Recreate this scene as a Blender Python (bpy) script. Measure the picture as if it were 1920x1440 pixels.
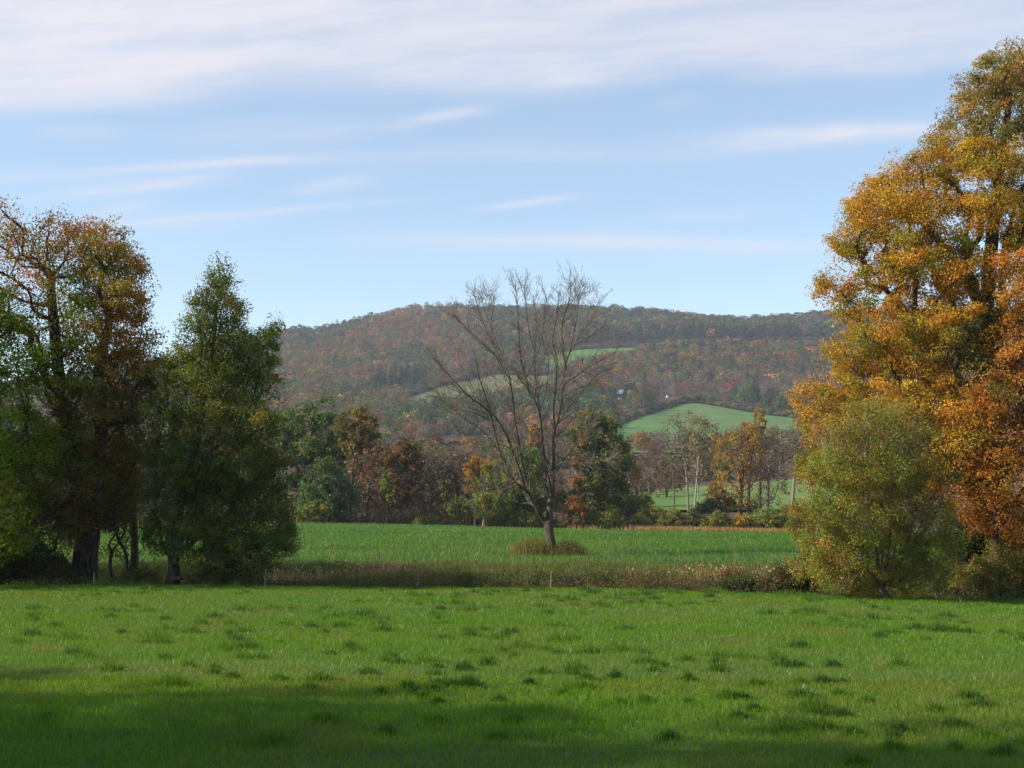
import bpy, math, numpy as np
from math import radians, sin, cos, tan, pi

# ------------------------------------------------------------------ clearing
for o in list(bpy.data.objects):
    bpy.data.objects.remove(o)
sc = bpy.context.scene
COL = sc.collection
rng = np.random.default_rng(11)

# ------------------------------------------------------------------ camera
FPX = 2640.0                      # focal length in pixels of the 1920 wide photograph
HORIZON = 985.0
EYE = 2.15
TH = math.atan((HORIZON - 720) / FPX)
cam_d = bpy.data.cameras.new("camera")
cam_d.sensor_width = 36
cam_d.lens = 36 * FPX / 1920
cam_d.clip_end = 20000
cam = bpy.data.objects.new("camera", cam_d)
cam.location = (0, 0, EYE)
cam.rotation_euler = (pi / 2 + TH, 0, 0)
COL.objects.link(cam)
sc.camera = cam


def ray(px, row):
    xc = (np.asarray(px, float) - 960) / FPX
    yc = (720 - np.asarray(row, float)) / FPX
    dy = cos(TH) - yc * sin(TH)
    dz = sin(TH) + yc * cos(TH)
    return xc / dy, dz / dy


def at(px, row, Y):
    """the world point seen at a pixel, Y metres ahead"""
    a, b = ray(px, row)
    return np.stack(np.broadcast_arrays(a * Y, Y, b * Y + EYE), -1)


# ------------------------------------------------------------------ render, light
sc.render.engine = 'CYCLES'
cy = sc.cycles
cy.max_bounces = 6
cy.diffuse_bounces = 3
cy.glossy_bounces = 1
cy.transmission_bounces = 3
cy.volume_bounces = 0
cy.transparent_max_bounces = 8
cy.use_denoising = True
try:
    cy.denoiser = 'OPENIMAGEDENOISE'
except Exception:
    pass
cy.sample_clamp_indirect = 6
cy.caustics_reflective = False
cy.caustics_refractive = False
vs = sc.view_settings
vs.view_transform = 'Standard'
vs.look = 'None'
vs.exposure = 0.7
vs.gamma = 1.0

SUN_AZ = radians(100)              # measured to the left of the view direction
SUN_EL = radians(33)
SUN_DIR = np.array([-sin(SUN_AZ) * cos(SUN_EL), cos(SUN_AZ) * cos(SUN_EL), sin(SUN_EL)])
sun_d = bpy.data.lights.new("sun", 'SUN')
sun_d.energy = 5.0
sun_d.angle = radians(0.55)
sun_d.color = (1.0, 0.90, 0.76)
sun = bpy.data.objects.new("sun", sun_d)
from mathutils import Vector
sun.rotation_euler = Vector(SUN_DIR).to_track_quat('Z', 'Y').to_euler()
sun.location = (-60, 0, 60)
COL.objects.link(sun)

SKY_K = 0.129


class N:
    """tiny helper for node trees"""
    def __init__(self, nt):
        self.nt = nt

    def new(self, t, **kw):
        n = self.nt.nodes.new(t)
        for k, v in kw.items():
            setattr(n, k, v)
        return n

    def link(self, a, b):
        self.nt.links.new(a, b)

    def put(self, s, v):
        if hasattr(v, 'is_linked') or hasattr(v, 'links'):
            self.nt.links.new(v, s)
        else:
            s.default_value = v

    def m(self, op, a, b=0.0, c=0.0):
        n = self.new('ShaderNodeMath', operation=op)
        self.put(n.inputs[0], a)
        self.put(n.inputs[1], b)
        if len(n.inputs) > 2:
            self.put(n.inputs[2], c)
        return n.outputs[0]

    def mix(self, f, a, b, bt='MIX'):
        n = self.new('ShaderNodeMix', data_type='RGBA', blend_type=bt)
        self.put(n.inputs[0], f)
        self.put(n.inputs[6], a)
        self.put(n.inputs[7], b)
        return n.outputs[2]

    def noise(self, vec, scale, detail=4, rough=0.55):
        n = self.new('ShaderNodeTexNoise')
        n.inputs['Scale'].default_value = scale
        n.inputs['Detail'].default_value = detail
        n.inputs['Roughness'].default_value = rough
        if vec is not None:
            self.link(vec, n.inputs['Vector'])
        return n.outputs[0]

    def step(self, v, a, b):
        n = self.new('ShaderNodeMapRange', interpolation_type='SMOOTHSTEP')
        self.put(n.inputs[0], v)
        n.inputs[1].default_value = a
        n.inputs[2].default_value = b
        return n.outputs[0]


def rgba(c):
    return (c[0], c[1], c[2], 1.0)


world = bpy.data.worlds.new("World")
sc.world = world
world.use_nodes = True
wn = N(world.node_tree)
world.node_tree.nodes.clear()
sky = wn.new('ShaderNodeTexSky', sky_type='NISHITA')
sky.sun_disc = False
sky.sun_elevation = SUN_EL
sky.sun_rotation = -SUN_AZ
sky.altitude = 300
sky.air_density = 1.0
sky.dust_density = 0.12
sky.ozone_density = 1.6
hs = wn.new('ShaderNodeHueSaturation')
hs.inputs['Saturation'].default_value = 1.15
hs.inputs['Value'].default_value = 1.0
wn.link(sky.outputs[0], hs.inputs['Color'])
tc = wn.new('ShaderNodeTexCoord')
sep = wn.new('ShaderNodeSeparateXYZ')
wn.link(tc.outputs['Generated'], sep.inputs[0])
yy = wn.m('MAXIMUM', sep.outputs[1], 0.05)
P = wn.m('DIVIDE', sep.outputs[0], yy)
Q = wn.m('DIVIDE', sep.outputs[2], yy)
cmb = wn.new('ShaderNodeCombineXYZ')
wn.put(cmb.inputs[0], wn.m('MULTIPLY', P, 5.0))
wn.put(cmb.inputs[1], wn.m('MULTIPLY', wn.m('SUBTRACT', Q, wn.m('MULTIPLY', P, 0.10)), 34.0))
fib = wn.noise(cmb.outputs[0], 1.0, 8, 0.68)
cmb2 = wn.new('ShaderNodeCombineXYZ')
wn.put(cmb2.inputs[0], wn.m('MULTIPLY', P, 6.0))
wn.put(cmb2.inputs[1], wn.m('MULTIPLY', Q, 20.0))
cmb2.inputs[2].default_value = 3.3
wob = wn.m('SUBTRACT', wn.noise(cmb2.outputs[0], 1.0, 3, 0.5), 0.5)
# bank of thin cirrus high in the view: its lower edge, then single wisps
edge = wn.m('ADD', wn.m('MULTIPLY', P, 0.045), float(ray(960, 165)[1]))
dq = wn.m('ADD', wn.m('SUBTRACT', Q, edge), wn.m('MULTIPLY', wob, 0.045))
veil = wn.m('MULTIPLY', wn.step(dq, -0.012, 0.020), wn.m('SUBTRACT', 0.74, wn.m('MULTIPLY', P, 0.42)))
veil = wn.m('MULTIPLY', veil, wn.m('ADD', 0.50, wn.m('MULTIPLY', wn.step(fib, 0.28, 0.66), 0.54)))
veil = wn.m('MULTIPLY', veil, wn.m('SUBTRACT', 1.0, wn.m('MULTIPLY', wn.step(Q, 0.5, 1.3), 0.85)))
total = veil
WISPS = [  # px, row, half length, half thickness, slope (px up per px), opacity
    (830, 218, 95, 13, .17, .75), (540, 246, 210, 24, .05, .42), (140, 245, 90, 14, .0, .38),
    (390, 305, 190, 9, .07, .62), (250, 350, 150, 13, .13, .95), (630, 345, 80, 13, .14, .62),
    (230, 395, 60, 14, .20, .48), (500, 397, 260, 8, .10, .55), (990, 378, 95, 7, .14, .55),
    (1560, 252, 260, 19, .065, .95), (1150, 290, 350, 12, .03, .30), (1120, 457, 400, 19, -.02, .72),
    (1310, 405, 130, 10, .06, .30), (720, 290, 400, 16, .04, .22), (1270, 190, 40, 12, .1, .22),
    (90, 330, 260, 18, .03, .22), (1500, 455, 160, 12, .0, .35), (350, 420, 180, 20, .05, .25)]
for (wx, wr, hl, ht, sl, op) in WISPS:
    p0, q0 = [float(v) for v in ray(wx, wr)]
    t = math.atan(sl)
    a, b = hl / FPX, ht / FPX
    dp = wn.m('SUBTRACT', P, p0)
    dqq = wn.m('SUBTRACT', Q, q0)
    u = wn.m('ADD', wn.m('MULTIPLY', dp, cos(t) / a), wn.m('MULTIPLY', dqq, sin(t) / a))
    v = wn.m('ADD', wn.m('MULTIPLY', dp, -sin(t) / b), wn.m('MULTIPLY', dqq, cos(t) / b))
    v = wn.m('ADD', v, wn.m('MULTIPLY', wob, 2.4))
    r2 = wn.m('ADD', wn.m('POWER', wn.m('ABSOLUTE', u), 2.6), wn.m('POWER', wn.m('ABSOLUTE', v), 2.0))
    g = wn.m('MULTIPLY', wn.m('POWER', 2.718, wn.m('MULTIPLY', r2, -1.0)), op)
    g = wn.m('MULTIPLY', g, wn.m('ADD', 0.22, wn.m('MULTIPLY', wn.step(fib, 0.28, 0.70), 0.72)))
    total = wn.m('ADD', total, g)
total = wn.m('ADD', total, wn.m('MULTIPLY', wn.m('SUBTRACT', 1.0, total), wn.m('MULTIPLY', wn.step(Q, .12, .36), .13)))
total = wn.m('MINIMUM', total, 0.93)
front = wn.step(sep.outputs[1], 0.02, 0.25)
total = wn.m('MULTIPLY', total, front)
CLOUD = 0.54 / SKY_K
skyw = wn.mix(1.0, hs.outputs[0], (1.26, 1.10, .965, 1), 'MULTIPLY')
skyc = wn.mix(total, skyw, (CLOUD * 1.04, CLOUD * 1.0, CLOUD * 1.05, 1))
bg = wn.new('ShaderNodeBackground')
wn.link(skyc, bg.inputs['Color'])
bg.inputs['Strength'].default_value = SKY_K
wo = wn.new('ShaderNodeOutputWorld')
wn.link(bg.outputs[0], wo.inputs[0])


# ------------------------------------------------------------------ numeric helpers
def _hash(ix, iy, seed):
    h = (ix.astype(np.int64) * 374761393 + iy.astype(np.int64) * 668265263 + seed * 974634721) & 0xffffffff
    h = ((h ^ (h >> 13)) * 1274126177) & 0xffffffff
    return ((h ^ (h >> 16)) & 0xffff) / 65535.0


def vnoise(x, y, s, seed=0):
    x = np.asarray(x, float) / s + 1000.0
    y = np.asarray(y, float) / s + 1000.0
    ix, iy = np.floor(x), np.floor(y)
    fx, fy = x - ix, y - iy
    fx = fx * fx * (3 - 2 * fx)
    fy = fy * fy * (3 - 2 * fy)
    a = _hash(ix, iy, seed)
    b = _hash(ix + 1, iy, seed)
    c = _hash(ix, iy + 1, seed)
    d = _hash(ix + 1, iy + 1, seed)
    return (a * (1 - fx) + b * fx) * (1 - fy) + (c * (1 - fx) + d * fx) * fy


def fbm(x, y, s, seed=0, o=3):
    return sum(vnoise(x, y, s / 2 ** k, seed + k) * 0.5 ** k for k in range(o)) / sum(0.5 ** k for k in range(o))


def sstep(x, a, b):
    t = np.clip((x - a) / (b - a), 0, 1)
    return t * t * (3 - 2 * t)


# ------------------------------------------------------------------ terrain height
PXC = np.array([-900, 0, 300, 560, 700, 850, 1050, 1200, 1300, 1390, 1500, 1900, 2800], float)
TAB = {
    190: [980, 980, 980, 980, 982, 986, 992, 996, 998, 1000, 1002, 1002, 1002],
    260: [970, 968, 966, 964, 964, 964, 962, 958, 955, 952, 950, 948, 948],
    380: [955, 950, 945, 940, 938, 935, 925, 912, 905, 902, 900, 898, 898],
    520: [935, 930, 920, 905, 900, 895, 885, 870, 866, 864, 862, 860, 860],
    650: [915, 905, 890, 875, 868, 860, 850, 838, 835, 832, 830, 828, 828],
    850: [885, 870, 850, 840, 832, 826, 808, 797, 795, 797, 803, 803, 803],
    1050: [860, 840, 815, 800, 795, 790, 775, 765, 757, 762, 780, 782, 782],
    1250: [835, 810, 780, 755, 750, 742, 735, 725, 718, 716, 720, 722, 722],
    1500: [805, 775, 745, 715, 705, 695, 680, 668, 662, 660, 660, 662, 662],
    1800: [775, 745, 710, 670, 655, 640, 632, 630, 632, 632, 632, 632, 632],
    2700: [900] * 13,
    6000: [960] * 13,
}
RIDGE_PX = np.array([-900, 0, 300, 530, 600, 660, 700, 750, 800, 900, 1100, 1200, 1300, 1390, 1450, 1590, 1900, 2800], float)
RIDGE_ROW = np.array([750, 740, 695, 636, 632, 617, 608, 597, 589, 592, 593, 598, 608, 617, 611, 603, 600, 600], float) - 6
FINE_PX = np.arange(-900, 2801, 50.0)
TY = sorted(list(TAB) + [2100])
TABF = []
for _Y in TY:
    rows = np.interp(FINE_PX, RIDGE_PX, RIDGE_ROW) if _Y == 2100 else np.interp(FINE_PX, PXC, TAB[_Y])
    if _Y != 2100:
        rows = np.convolve(np.pad(rows, 2, mode='edge'), np.ones(5) / 5, mode='valid')
    TABF.append(ray(FINE_PX, rows)[1])
TABF = np.array(TABF)
TYA = np.array(TY, float)

NEAR_Y = np.array([-120, 12, 30, 46, 49.5, 51, 54, 57, 60, 66, 76, 110, 150, 190.])
NEAR_Z = np.array([0, 0, 0.02, 0.0, -.08, -.32, -.85, -.5, 0.0, .35, .66, 1.05, 1.4, 1.75])


def height(x, Y):
    scalar = np.ndim(x) == 0 and np.ndim(Y) == 0
    x, Y = np.broadcast_arrays(np.atleast_1d(np.asarray(x, float)), np.atleast_1d(np.asarray(Y, float)))
    z = np.interp(Y, NEAR_Y, NEAR_Z)
    tilt = -0.45 * sstep(x, 3, 18) * sstep(Y, 10, 45) * (1 - sstep(Y, 60, 80)) - 0.006 * np.clip(x, -20, 0) * sstep(Y, 5, 40)
    z = z + tilt - 0.011 * np.clip(x, -60, 70) * sstep(Y, 90, 190)
    z = z + (fbm(x, Y, 7.0, 5) - 0.5) * 0.16 + (vnoise(x, Y, 1.3, 9) - .5) * 0.03
    far = Y > 170
    if np.any(far):
        u = 960 + FPX * x[far] / Y[far]
        iu = np.clip((u - FINE_PX[0]) / 50.0, 0, len(FINE_PX) - 1.001)
        i0 = iu.astype(int)
        fu = iu - i0
        k = np.clip(np.searchsorted(TYA, Y[far]) - 1, 0, len(TYA) - 2)
        t = np.clip((Y[far] - TYA[k]) / (TYA[k + 1] - TYA[k]), 0, 1)
        lo = TABF[k, i0] * (1 - fu) + TABF[k, i0 + 1] * fu
        hi = TABF[k + 1, i0] * (1 - fu) + TABF[k + 1, i0 + 1] * fu
        zl = lo * TYA[k] + EYE
        zh = hi * TYA[k + 1] + EYE
        zz = zl * (1 - t) + zh * t
        w = sstep(Y[far], 170, 195)
        z = z.copy()
        z[far] = z[far] * (1 - w) + zz * w
    return float(z[0]) if scalar else z


def ground_hit(px, row, y0=60, y1=2300):
    """where the ray through a pixel meets the ground"""
    a, b = ray(px, row)
    Ys = np.linspace(y0, y1, 3000)
    d = height(a * Ys, Ys) - (b * Ys + EYE)
    k = np.argmax(d > 0)
    return float(Ys[k]) if d[k] > 0 else y1


# ------------------------------------------------------------------ mesh builder
class MB:
    def __init__(self):
        self.v, self.f, self.c, self.m = [], [], [], []
        self.n = 0

    def add(self, v, f, col=(1, 1, 1), mat=0):
        v = np.asarray(v, np.float32).reshape(-1, 3)
        f = np.asarray(f, np.int32)
        if len(f) == 0:
            return
        self.v.append(v)
        self.f.append(f + self.n)
        c = np.empty((len(f), 4), np.float32)
        c[:, :3] = col
        c[:, 3] = 1
        self.c.append(c)
        self.m.append(np.full(len(f), mat, np.int32))
        self.n += len(v)

    def build(self, name, mats, parent=None, smooth=False, loc=None):
        me = bpy.data.meshes.new(name)
        V = np.concatenate(self.v)
        if loc is not None:
            V = V - np.asarray(loc, np.float32)
        me.vertices.add(len(V))
        me.vertices.foreach_set('co', V.ravel())
        li = np.concatenate([f.ravel() for f in self.f])
        lt = np.concatenate([np.full(len(f), f.shape[1], np.int32) for f in self.f])
        ls = np.zeros(len(lt), np.int32)
        ls[1:] = np.cumsum(lt)[:-1]
        me.loops.add(len(li))
        me.loops.foreach_set('vertex_index', li)
        me.polygons.add(len(lt))
        me.polygons.foreach_set('loop_start', ls)
        mi = np.concatenate(self.m)
        me.polygons.foreach_set('material_index', mi)
        me.polygons.foreach_set('use_smooth', np.full(len(lt), smooth))
        at_ = me.attributes.new('tint', 'FLOAT_COLOR', 'FACE')
        at_.data.foreach_set('color', np.concatenate(self.c).ravel())
        me.update(calc_edges=True)
        for m_ in (mats if isinstance(mats, (list, tuple)) else [mats]):
            me.materials.append(m_)
        o = bpy.data.objects.new(name, me)
        COL.objects.link(o)
        if parent is not None:
            o.parent = parent
        elif loc is not None:
            o.location = loc
        return o


def tag(o, label=None, cat=None, group=None, kind=None):
    if label:
        o['label'] = label
    if cat:
        o['category'] = cat
    if group:
        o['group'] = group
    if kind:
        o['kind'] = kind
    return o


def thing(name, label, cat, loc, group=None):
    o = bpy.data.objects.new(name, None)
    o.empty_display_size = 0.3
    COL.objects.link(o)
    o.location = loc
    return tag(o, label, cat, group)


def unit(a):
    return a / np.maximum(np.linalg.norm(a, axis=-1, keepdims=True), 1e-9)


def tube(mb, pts, rad, sides=6, col=(1, 1, 1), mat=0, flute=0.0):
    pts = np.asarray(pts, float)
    rad = np.asarray(rad, float)
    k = len(pts)
    t = np.gradient(pts, axis=0)
    t = unit(t)
    ref = np.where(np.abs(t[:, 2:3]) > 0.9, np.array([[1., 0, 0]]), np.array([[0, 0, 1.]]))
    a = unit(np.cross(ref, t))
    # keep frames from flipping
    for i in range(1, k):
        if np.dot(a[i], a[i - 1]) < 0:
            a[i] = -a[i]
    b = np.cross(t, a)
    ang = np.linspace(0, 2 * pi, sides, endpoint=False)
    rr = rad[:, None] * (1 + flute * np.sin(ang * 3 + 1)[None, :] + flute * .6 * np.sin(ang * 5)[None, :])
    V = pts[:, None, :] + rr[..., None] * (np.cos(ang)[None, :, None] * a[:, None, :] + np.sin(ang)[None, :, None] * b[:, None, :])
    i = np.arange(k - 1)[:, None] * sides
    j = np.arange(sides)[None, :]
    jn = (j + 1) % sides
    F = np.stack([i + j, i + jn, i + sides + jn, i + sides + j], -1).reshape(-1, 4)
    mb.add(V.reshape(-1, 3), F, col, mat)
    if sides >= 4:
        cap = np.array([[(k - 1) * sides + q for q in range(sides)]], np.int32)
        mb.f.append(cap + mb.n - k * sides)
        mb.c.append(np.array([[col[0], col[1], col[2], 1]], np.float32))
        mb.m.append(np.array([mat], np.int32))


def smooth_path(p, n=4):
    """Catmull-Rom through the points"""
    p = np.asarray(p, float)
    if len(p) < 3:
        return p
    q = np.vstack([2 * p[0] - p[1], p, 2 * p[-1] - p[-2]])
    out = []
    for i in range(1, len(q) - 2):
        t = np.linspace(0, 1, n, endpoint=False)[:, None]
        a, b, c, d = q[i - 1], q[i], q[i + 1], q[i + 2]
        out.append(0.5 * ((2 * b) + (c - a) * t + (2 * a - 5 * b + 4 * c - d) * t ** 2 + (3 * b - a - 3 * c + d) * t ** 3))
    out.append(p[-1][None])
    return np.vstack(out)


def leaf_faces(mb, cen, size, col, up=0.5, r=rng, aspect=0.62, fold=0.18, mat=0, droop=0.0, nrm=None):
    """one small folded rhombus per leaf"""
    n = len(cen)
    if n == 0:
        return
    nv = r.normal(size=(n, 3)) if nrm is None else nrm + r.normal(size=(n, 3)) * 0.5
    nv[:, 2] += up
    nv = unit(nv)
    d = r.normal(size=(n, 3))
    d[:, 2] -= droop
    d = unit(d - nv * np.sum(d * nv, 1, keepdims=True))
    s = np.cross(nv, d)
    size = np.broadcast_to(size, (n,)) * r.uniform(0.7, 1.3, n)
    L = size[:, None]
    base = cen - d * L * .5
    tip = cen + d * L * .5
    m1 = cen + s * L * aspect * .5 + nv * L * fold - d * L * .08
    m2 = cen - s * L * aspect * .5 + nv * L * fold - d * L * .08
    V = np.stack([base, m1, tip, m2], 1).reshape(-1, 3)
    F = np.arange(4 * n).reshape(n, 4)
    mb.add(V, F, col, mat)


def pick(pal, n, r=rng, jit=0.18):
    """colours from a weighted palette [(weight, rgb)], with a little spread"""
    w = np.array([p[0] for p in pal], float)
    idx = r.choice(len(pal), n, p=w / w.sum())
    c = np.array([p[1] for p in pal])[idx]
    return np.clip(c * (1 + r.normal(size=(n, 1)) * jit) * (1 + r.normal(size=(n, 3)) * jit * .35), .003, .9)


# ------------------------------------------------------------------ materials
def leaf_mat(name, trans=0.35, gloss=0.04, rough=0.45):
    m = bpy.data.materials.new(name)
    m.use_nodes = True
    nt = m.node_tree
    nt.nodes.clear()
    n = N(nt)
    a = n.new('ShaderNodeAttribute', attribute_name='tint')
    geo = n.new('ShaderNodeNewGeometry')
    nz = n.noise(geo.outputs['Position'], 9.0, 2)
    colr = n.mix(n.m('MULTIPLY', nz, 0.5), a.outputs['Color'], n.mix(1.0, a.outputs['Color'], (1.35, 1.25, .9, 1), 'MULTIPLY'))
    d = n.new('ShaderNodeBsdfDiffuse')
    n.link(colr, d.inputs['Color'])
    t = n.new('ShaderNodeBsdfTranslucent')
    n.link(n.mix(1.0, colr, (1.25, 1.15, .6, 1), 'MULTIPLY'), t.inputs['Color'])
    mx = n.new('ShaderNodeMixShader')
    mx.inputs[0].default_value = trans
    n.link(d.outputs[0], mx.inputs[1])
    n.link(t.outputs[0], mx.inputs[2])
    g = n.new('ShaderNodeBsdfGlossy')
    g.inputs['Roughness'].default_value = rough
    g.inputs['Color'].default_value = (.8, .8, .8, 1)
    m2 = n.new('ShaderNodeMixShader')
    m2.inputs[0].default_value = gloss
    n.link(mx.outputs[0], m2.inputs[1])
    n.link(g.outputs[0], m2.inputs[2])
    o = n.new('ShaderNodeOutputMaterial')
    n.link(m2.outputs[0], o.inputs[0])
    return m


def noise_mat(name, c1, c2, scale, detail=5, rough=0.9, bump=0.0, c3=None, scale3=1.0, stretch=None, use_tint=False):
    m = bpy.data.materials.new(name)
    m.use_nodes = True
    nt = m.node_tree
    nt.nodes.clear()
    n = N(nt)
    geo = n.new('ShaderNodeNewGeometry')
    vec = geo.outputs['Position']
    if stretch:
        mp = n.new('ShaderNodeMapping')
        mp.inputs['Scale'].default_value = stretch
        n.link(vec, mp.inputs[0])
        vec = mp.outputs[0]
    nz = n.noise(vec, scale, detail, 0.6)
    f = n.step(nz, 0.32, 0.68)
    c = n.mix(f, rgba(c1), rgba(c2))
    if c3 is not None:
        c = n.mix(n.step(n.noise(vec, scale3, 3), .45, .7), c, rgba(c3))
    if use_tint:
        a = n.new('ShaderNodeAttribute', attribute_name='tint')
        c = n.mix(1.0, c, a.outputs['Color'], 'MULTIPLY')
    b = n.new('ShaderNodeBsdfPrincipled')
    n.link(c, b.inputs['Base Color'])
    b.inputs['Roughness'].default_value = rough
    b.inputs['Specular IOR Level'].default_value = 0.2
    if bump:
        bp = n.new('ShaderNodeBump')
        bp.inputs['Strength'].default_value = bump
        bp.inputs['Distance'].default_value = 0.03
        n.link(nz, bp.inputs['Height'])
        n.link(bp.outputs[0], b.inputs['Normal'])
    o = n.new('ShaderNodeOutputMaterial')
    n.link(b.outputs[0], o.inputs[0])
    return m


M_LEAF = leaf_mat('leaf', 0.42, 0.025)
M_FAR = leaf_mat('far_leaf', 0.25, 0.0)
M_GRASS = leaf_mat('grass_blade', 0.45, 0.02, 0.4)
M_WEED = leaf_mat('weed_leaf', 0.3, 0.02)
M_BARK = noise_mat('bark', (.022, .017, .013), (.075, .06, .047), 9, 6, .95, .8, stretch=(1, 1, .25))
M_BARK_PALE = noise_mat('grey_bark', (.040, .031, .023), (.125, .098, .075), 7, 6, .95, .7, c3=(.055, .055, .03), scale3=1.2, stretch=(1, 1, .22))
M_TWIG = noise_mat('twig_bark', (.08, .06, .05), (.16, .125, .105), 3, 3, .95)
M_TWIG_TAN = noise_mat('tan_twig_bark', (.11, .085, .07), (.21, .17, .14), 3, 3, .95)
M_TWIG_GREY = noise_mat('grey_twig_bark', (.15, .12, .095), (.27, .22, .18), 3, 3, .95)
M_BIRCH = noise_mat('pale_bark', (.2, .17, .14), (.38, .34, .29), 3, 4, .9)

# ------------------------------------------------------------------ ground sheets
def grid_sheet(name, ys, smax, ns, mat, kind='structure', label=None):
    s = np.linspace(-1, 1, ns)
    s = np.sign(s) * np.abs(s) ** 1.35 * smax
    Yg, Sg = np.meshgrid(ys, s, indexing='ij')
    X = Sg * (np.maximum(Yg, -60) + 70)
    Z = height(X, Yg)
    V = np.stack([X, Yg, Z], -1).reshape(-1, 3)
    i = np.arange(len(ys) - 1)[:, None] * ns
    j = np.arange(ns - 1)[None, :]
    F = np.stack([i + j, i + j + 1, i + ns + j + 1, i + ns + j], -1).reshape(-1, 4)
    mb = MB()
    mb.add(V, F)
    o = mb.build(name, mat, smooth=True)
    return tag(o, kind=kind)


M_FIELD = noise_mat('field_soil', (.040, .085, .016), (.070, .125, .022), .8, 6, .95, .3, c3=(.09, .10, .03), scale3=.35)
M_MEADOW = noise_mat('meadow_soil', (.045, .105, .022), (.065, .135, .028), .5, 6, .95, .2, c3=(.07, .10, .03), scale3=.12, stretch=(.35, 1, 1))
M_HILL = noise_mat('forest_floor', (.045, .035, .022), (.09, .06, .035), .05, 5, .95)
M_PAST_A = noise_mat('pasture_green', (.055, .132, .028), (.088, .175, .040), .05, 8, .95, c3=(.105, .145, .05), scale3=.02, stretch=(1, .35, 1))
M_PAST_N = noise_mat('pasture_fresh', (.068, .14, .020), (.11, .185, .03), .08, 8, .95, c3=(.13, .17, .04), scale3=.02, stretch=(1, .35, 1))
M_PAST_B = noise_mat('pasture_olive', (.085, .105, .035), (.115, .125, .045), .02, 6, .95, c3=(.13, .12, .06), scale3=.015, stretch=(1, .3, 1))

grid_sheet('field', np.concatenate([np.arange(-120, 0, 10.), np.arange(0, 53.01, .5)]), 1.6, 261, M_FIELD)
grid_sheet('meadow', np.concatenate([np.arange(53, 70, .5), np.arange(70, 196.1, 2.0)]), 1.5, 241, M_MEADOW)
grid_sheet('hill', np.concatenate([np.arange(196, 700, 12.), np.arange(700, 2200, 16.), np.arange(2200, 6001, 200.)]), 1.3, 241, M_HILL)


def interp_px(pts, px):
    p = np.array(pts, float)
    return np.interp(px, p[:, 0], p[:, 1])


FIELD_POLYS = []


def pasture(name, upper, lower, mat, lab):
    x0, x1 = upper[0][0], upper[-1][0]
    pxs = np.linspace(x0, x1, 70)
    ru, rl = interp_px(upper, pxs), interp_px(lower, pxs)
    Yu = np.array([ground_hit(p, r) for p, r in zip(pxs, ru)])
    Yl = np.array([ground_hit(p, r) for p, r in zip(pxs, rl)])
    Yu = np.maximum(Yu, Yl + .5)
    nv = 24
    t = np.linspace(0, 1, nv)[:, None]
    Yg = Yl[None] * (1 - t) + Yu[None] * t
    Xg = (pxs[None] - 960) / FPX * Yg * np.ones_like(t)
    Z = height(Xg, Yg) + 0.5
    V = np.stack([Xg, Yg, Z], -1).reshape(-1, 3)
    n = len(pxs)
    i = np.arange(nv - 1)[:, None] * n
    j = np.arange(n - 1)[None, :]
    F = np.stack([i + j, i + j + 1, i + n + j + 1, i + n + j], -1).reshape(-1, 4)
    mb = MB()
    mb.add(V, F)
    o = mb.build(name, mat, smooth=True)
    tag(o, kind='structure')
    FIELD_POLYS.append((pxs, Yl, Yu))
    return o


def in_fields(x, Y, margin=0.0):
    u = 960 + FPX * x / Y
    r = np.zeros(len(x), bool)
    for pxs, Yl, Yu in FIELD_POLYS:
        lo = np.interp(u, pxs, Yl)
        hi = np.interp(u, pxs, Yu)
        r |= (u > pxs[0]) & (u < pxs[-1]) & (Y > lo - margin) & (Y < hi + margin)
    return r


pasture('pasture', [(1148, 815), (1165, 796), (1200, 783), (1240, 771), (1280, 759), (1310, 757), (1340, 762), (1400, 773), (1450, 781), (1510, 787)],
        [(1148, 850), (1250, 852), (1510, 850)], M_PAST_A, '')
pasture('pasture', [(1165, 934), (1230, 922), (1320, 915), (1450, 905), (1600, 893)], [(1165, 962), (1600, 960)], M_PAST_N, '')
pasture('pasture', [(765, 836), (800, 829), (860, 820), (930, 817), (970, 822)], [(765, 850), (970, 852)], M_PAST_B, '')
pasture('pasture', [(752, 750), (780, 741), (832, 724), (923, 703), (1017, 706), (1045, 702)],
        [(752, 765), (780, 775), (807, 770), (901, 762), (1045, 735)], M_PAST_B, '')
pasture('pasture', [(1018, 668), (1051, 660), (1110, 655), (1208, 652)], [(1018, 703), (1080, 698), (1110, 686), (1160, 677), (1208, 670)], M_PAST_A, '')
pasture('pasture', [(1200, 644), (1475, 640), (1600, 639)], [(1200, 654), (1475, 655), (1600, 657)], M_PAST_B, '')


# ------------------------------------------------------------------ tree growing
def sample_lobes(lobes, n, mind, r, squash=0.85):
    """points in a union of ellipsoids (x,y,z,rx,ry,rz), at least mind apart"""
    L = np.array(lobes, float)
    vol = L[:, 3] * L[:, 4] * L[:, 5]
    vol = vol ** 0.75
    k = r.choice(len(L), n * 6, p=vol / vol.sum())
    d = unit(r.normal(size=(n * 6, 3)))
    rad = r.uniform(0.25, 1, n * 6) ** (1 / 2.4)
    p = L[k, :3] + d * rad[:, None] * L[k, 3:6]
    out = []
    kk = []
    cell = {}
    for q, ki in zip(p, k):
        c = tuple((q // mind).astype(int))
        bad = False
        for dx in (-1, 0, 1):
            for dy in (-1, 0, 1):
                for dz in (-1, 0, 1):
                    for o in cell.get((c[0] + dx, c[1] + dy, c[2] + dz), ()):
                        if (o[0] - q[0]) ** 2 + (o[1] - q[1]) ** 2 + (o[2] - q[2]) ** 2 < mind * mind:
                            bad = True
                            break
                    if bad:
                        break
                if bad:
                    break
            if bad:
                break
        if bad:
            continue
        cell.setdefault(c, []).append(q)
        out.append(q)
        kk.append(ki)
        if len(out) >= n:
            break
    return np.array(out), np.array(kk)


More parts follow.
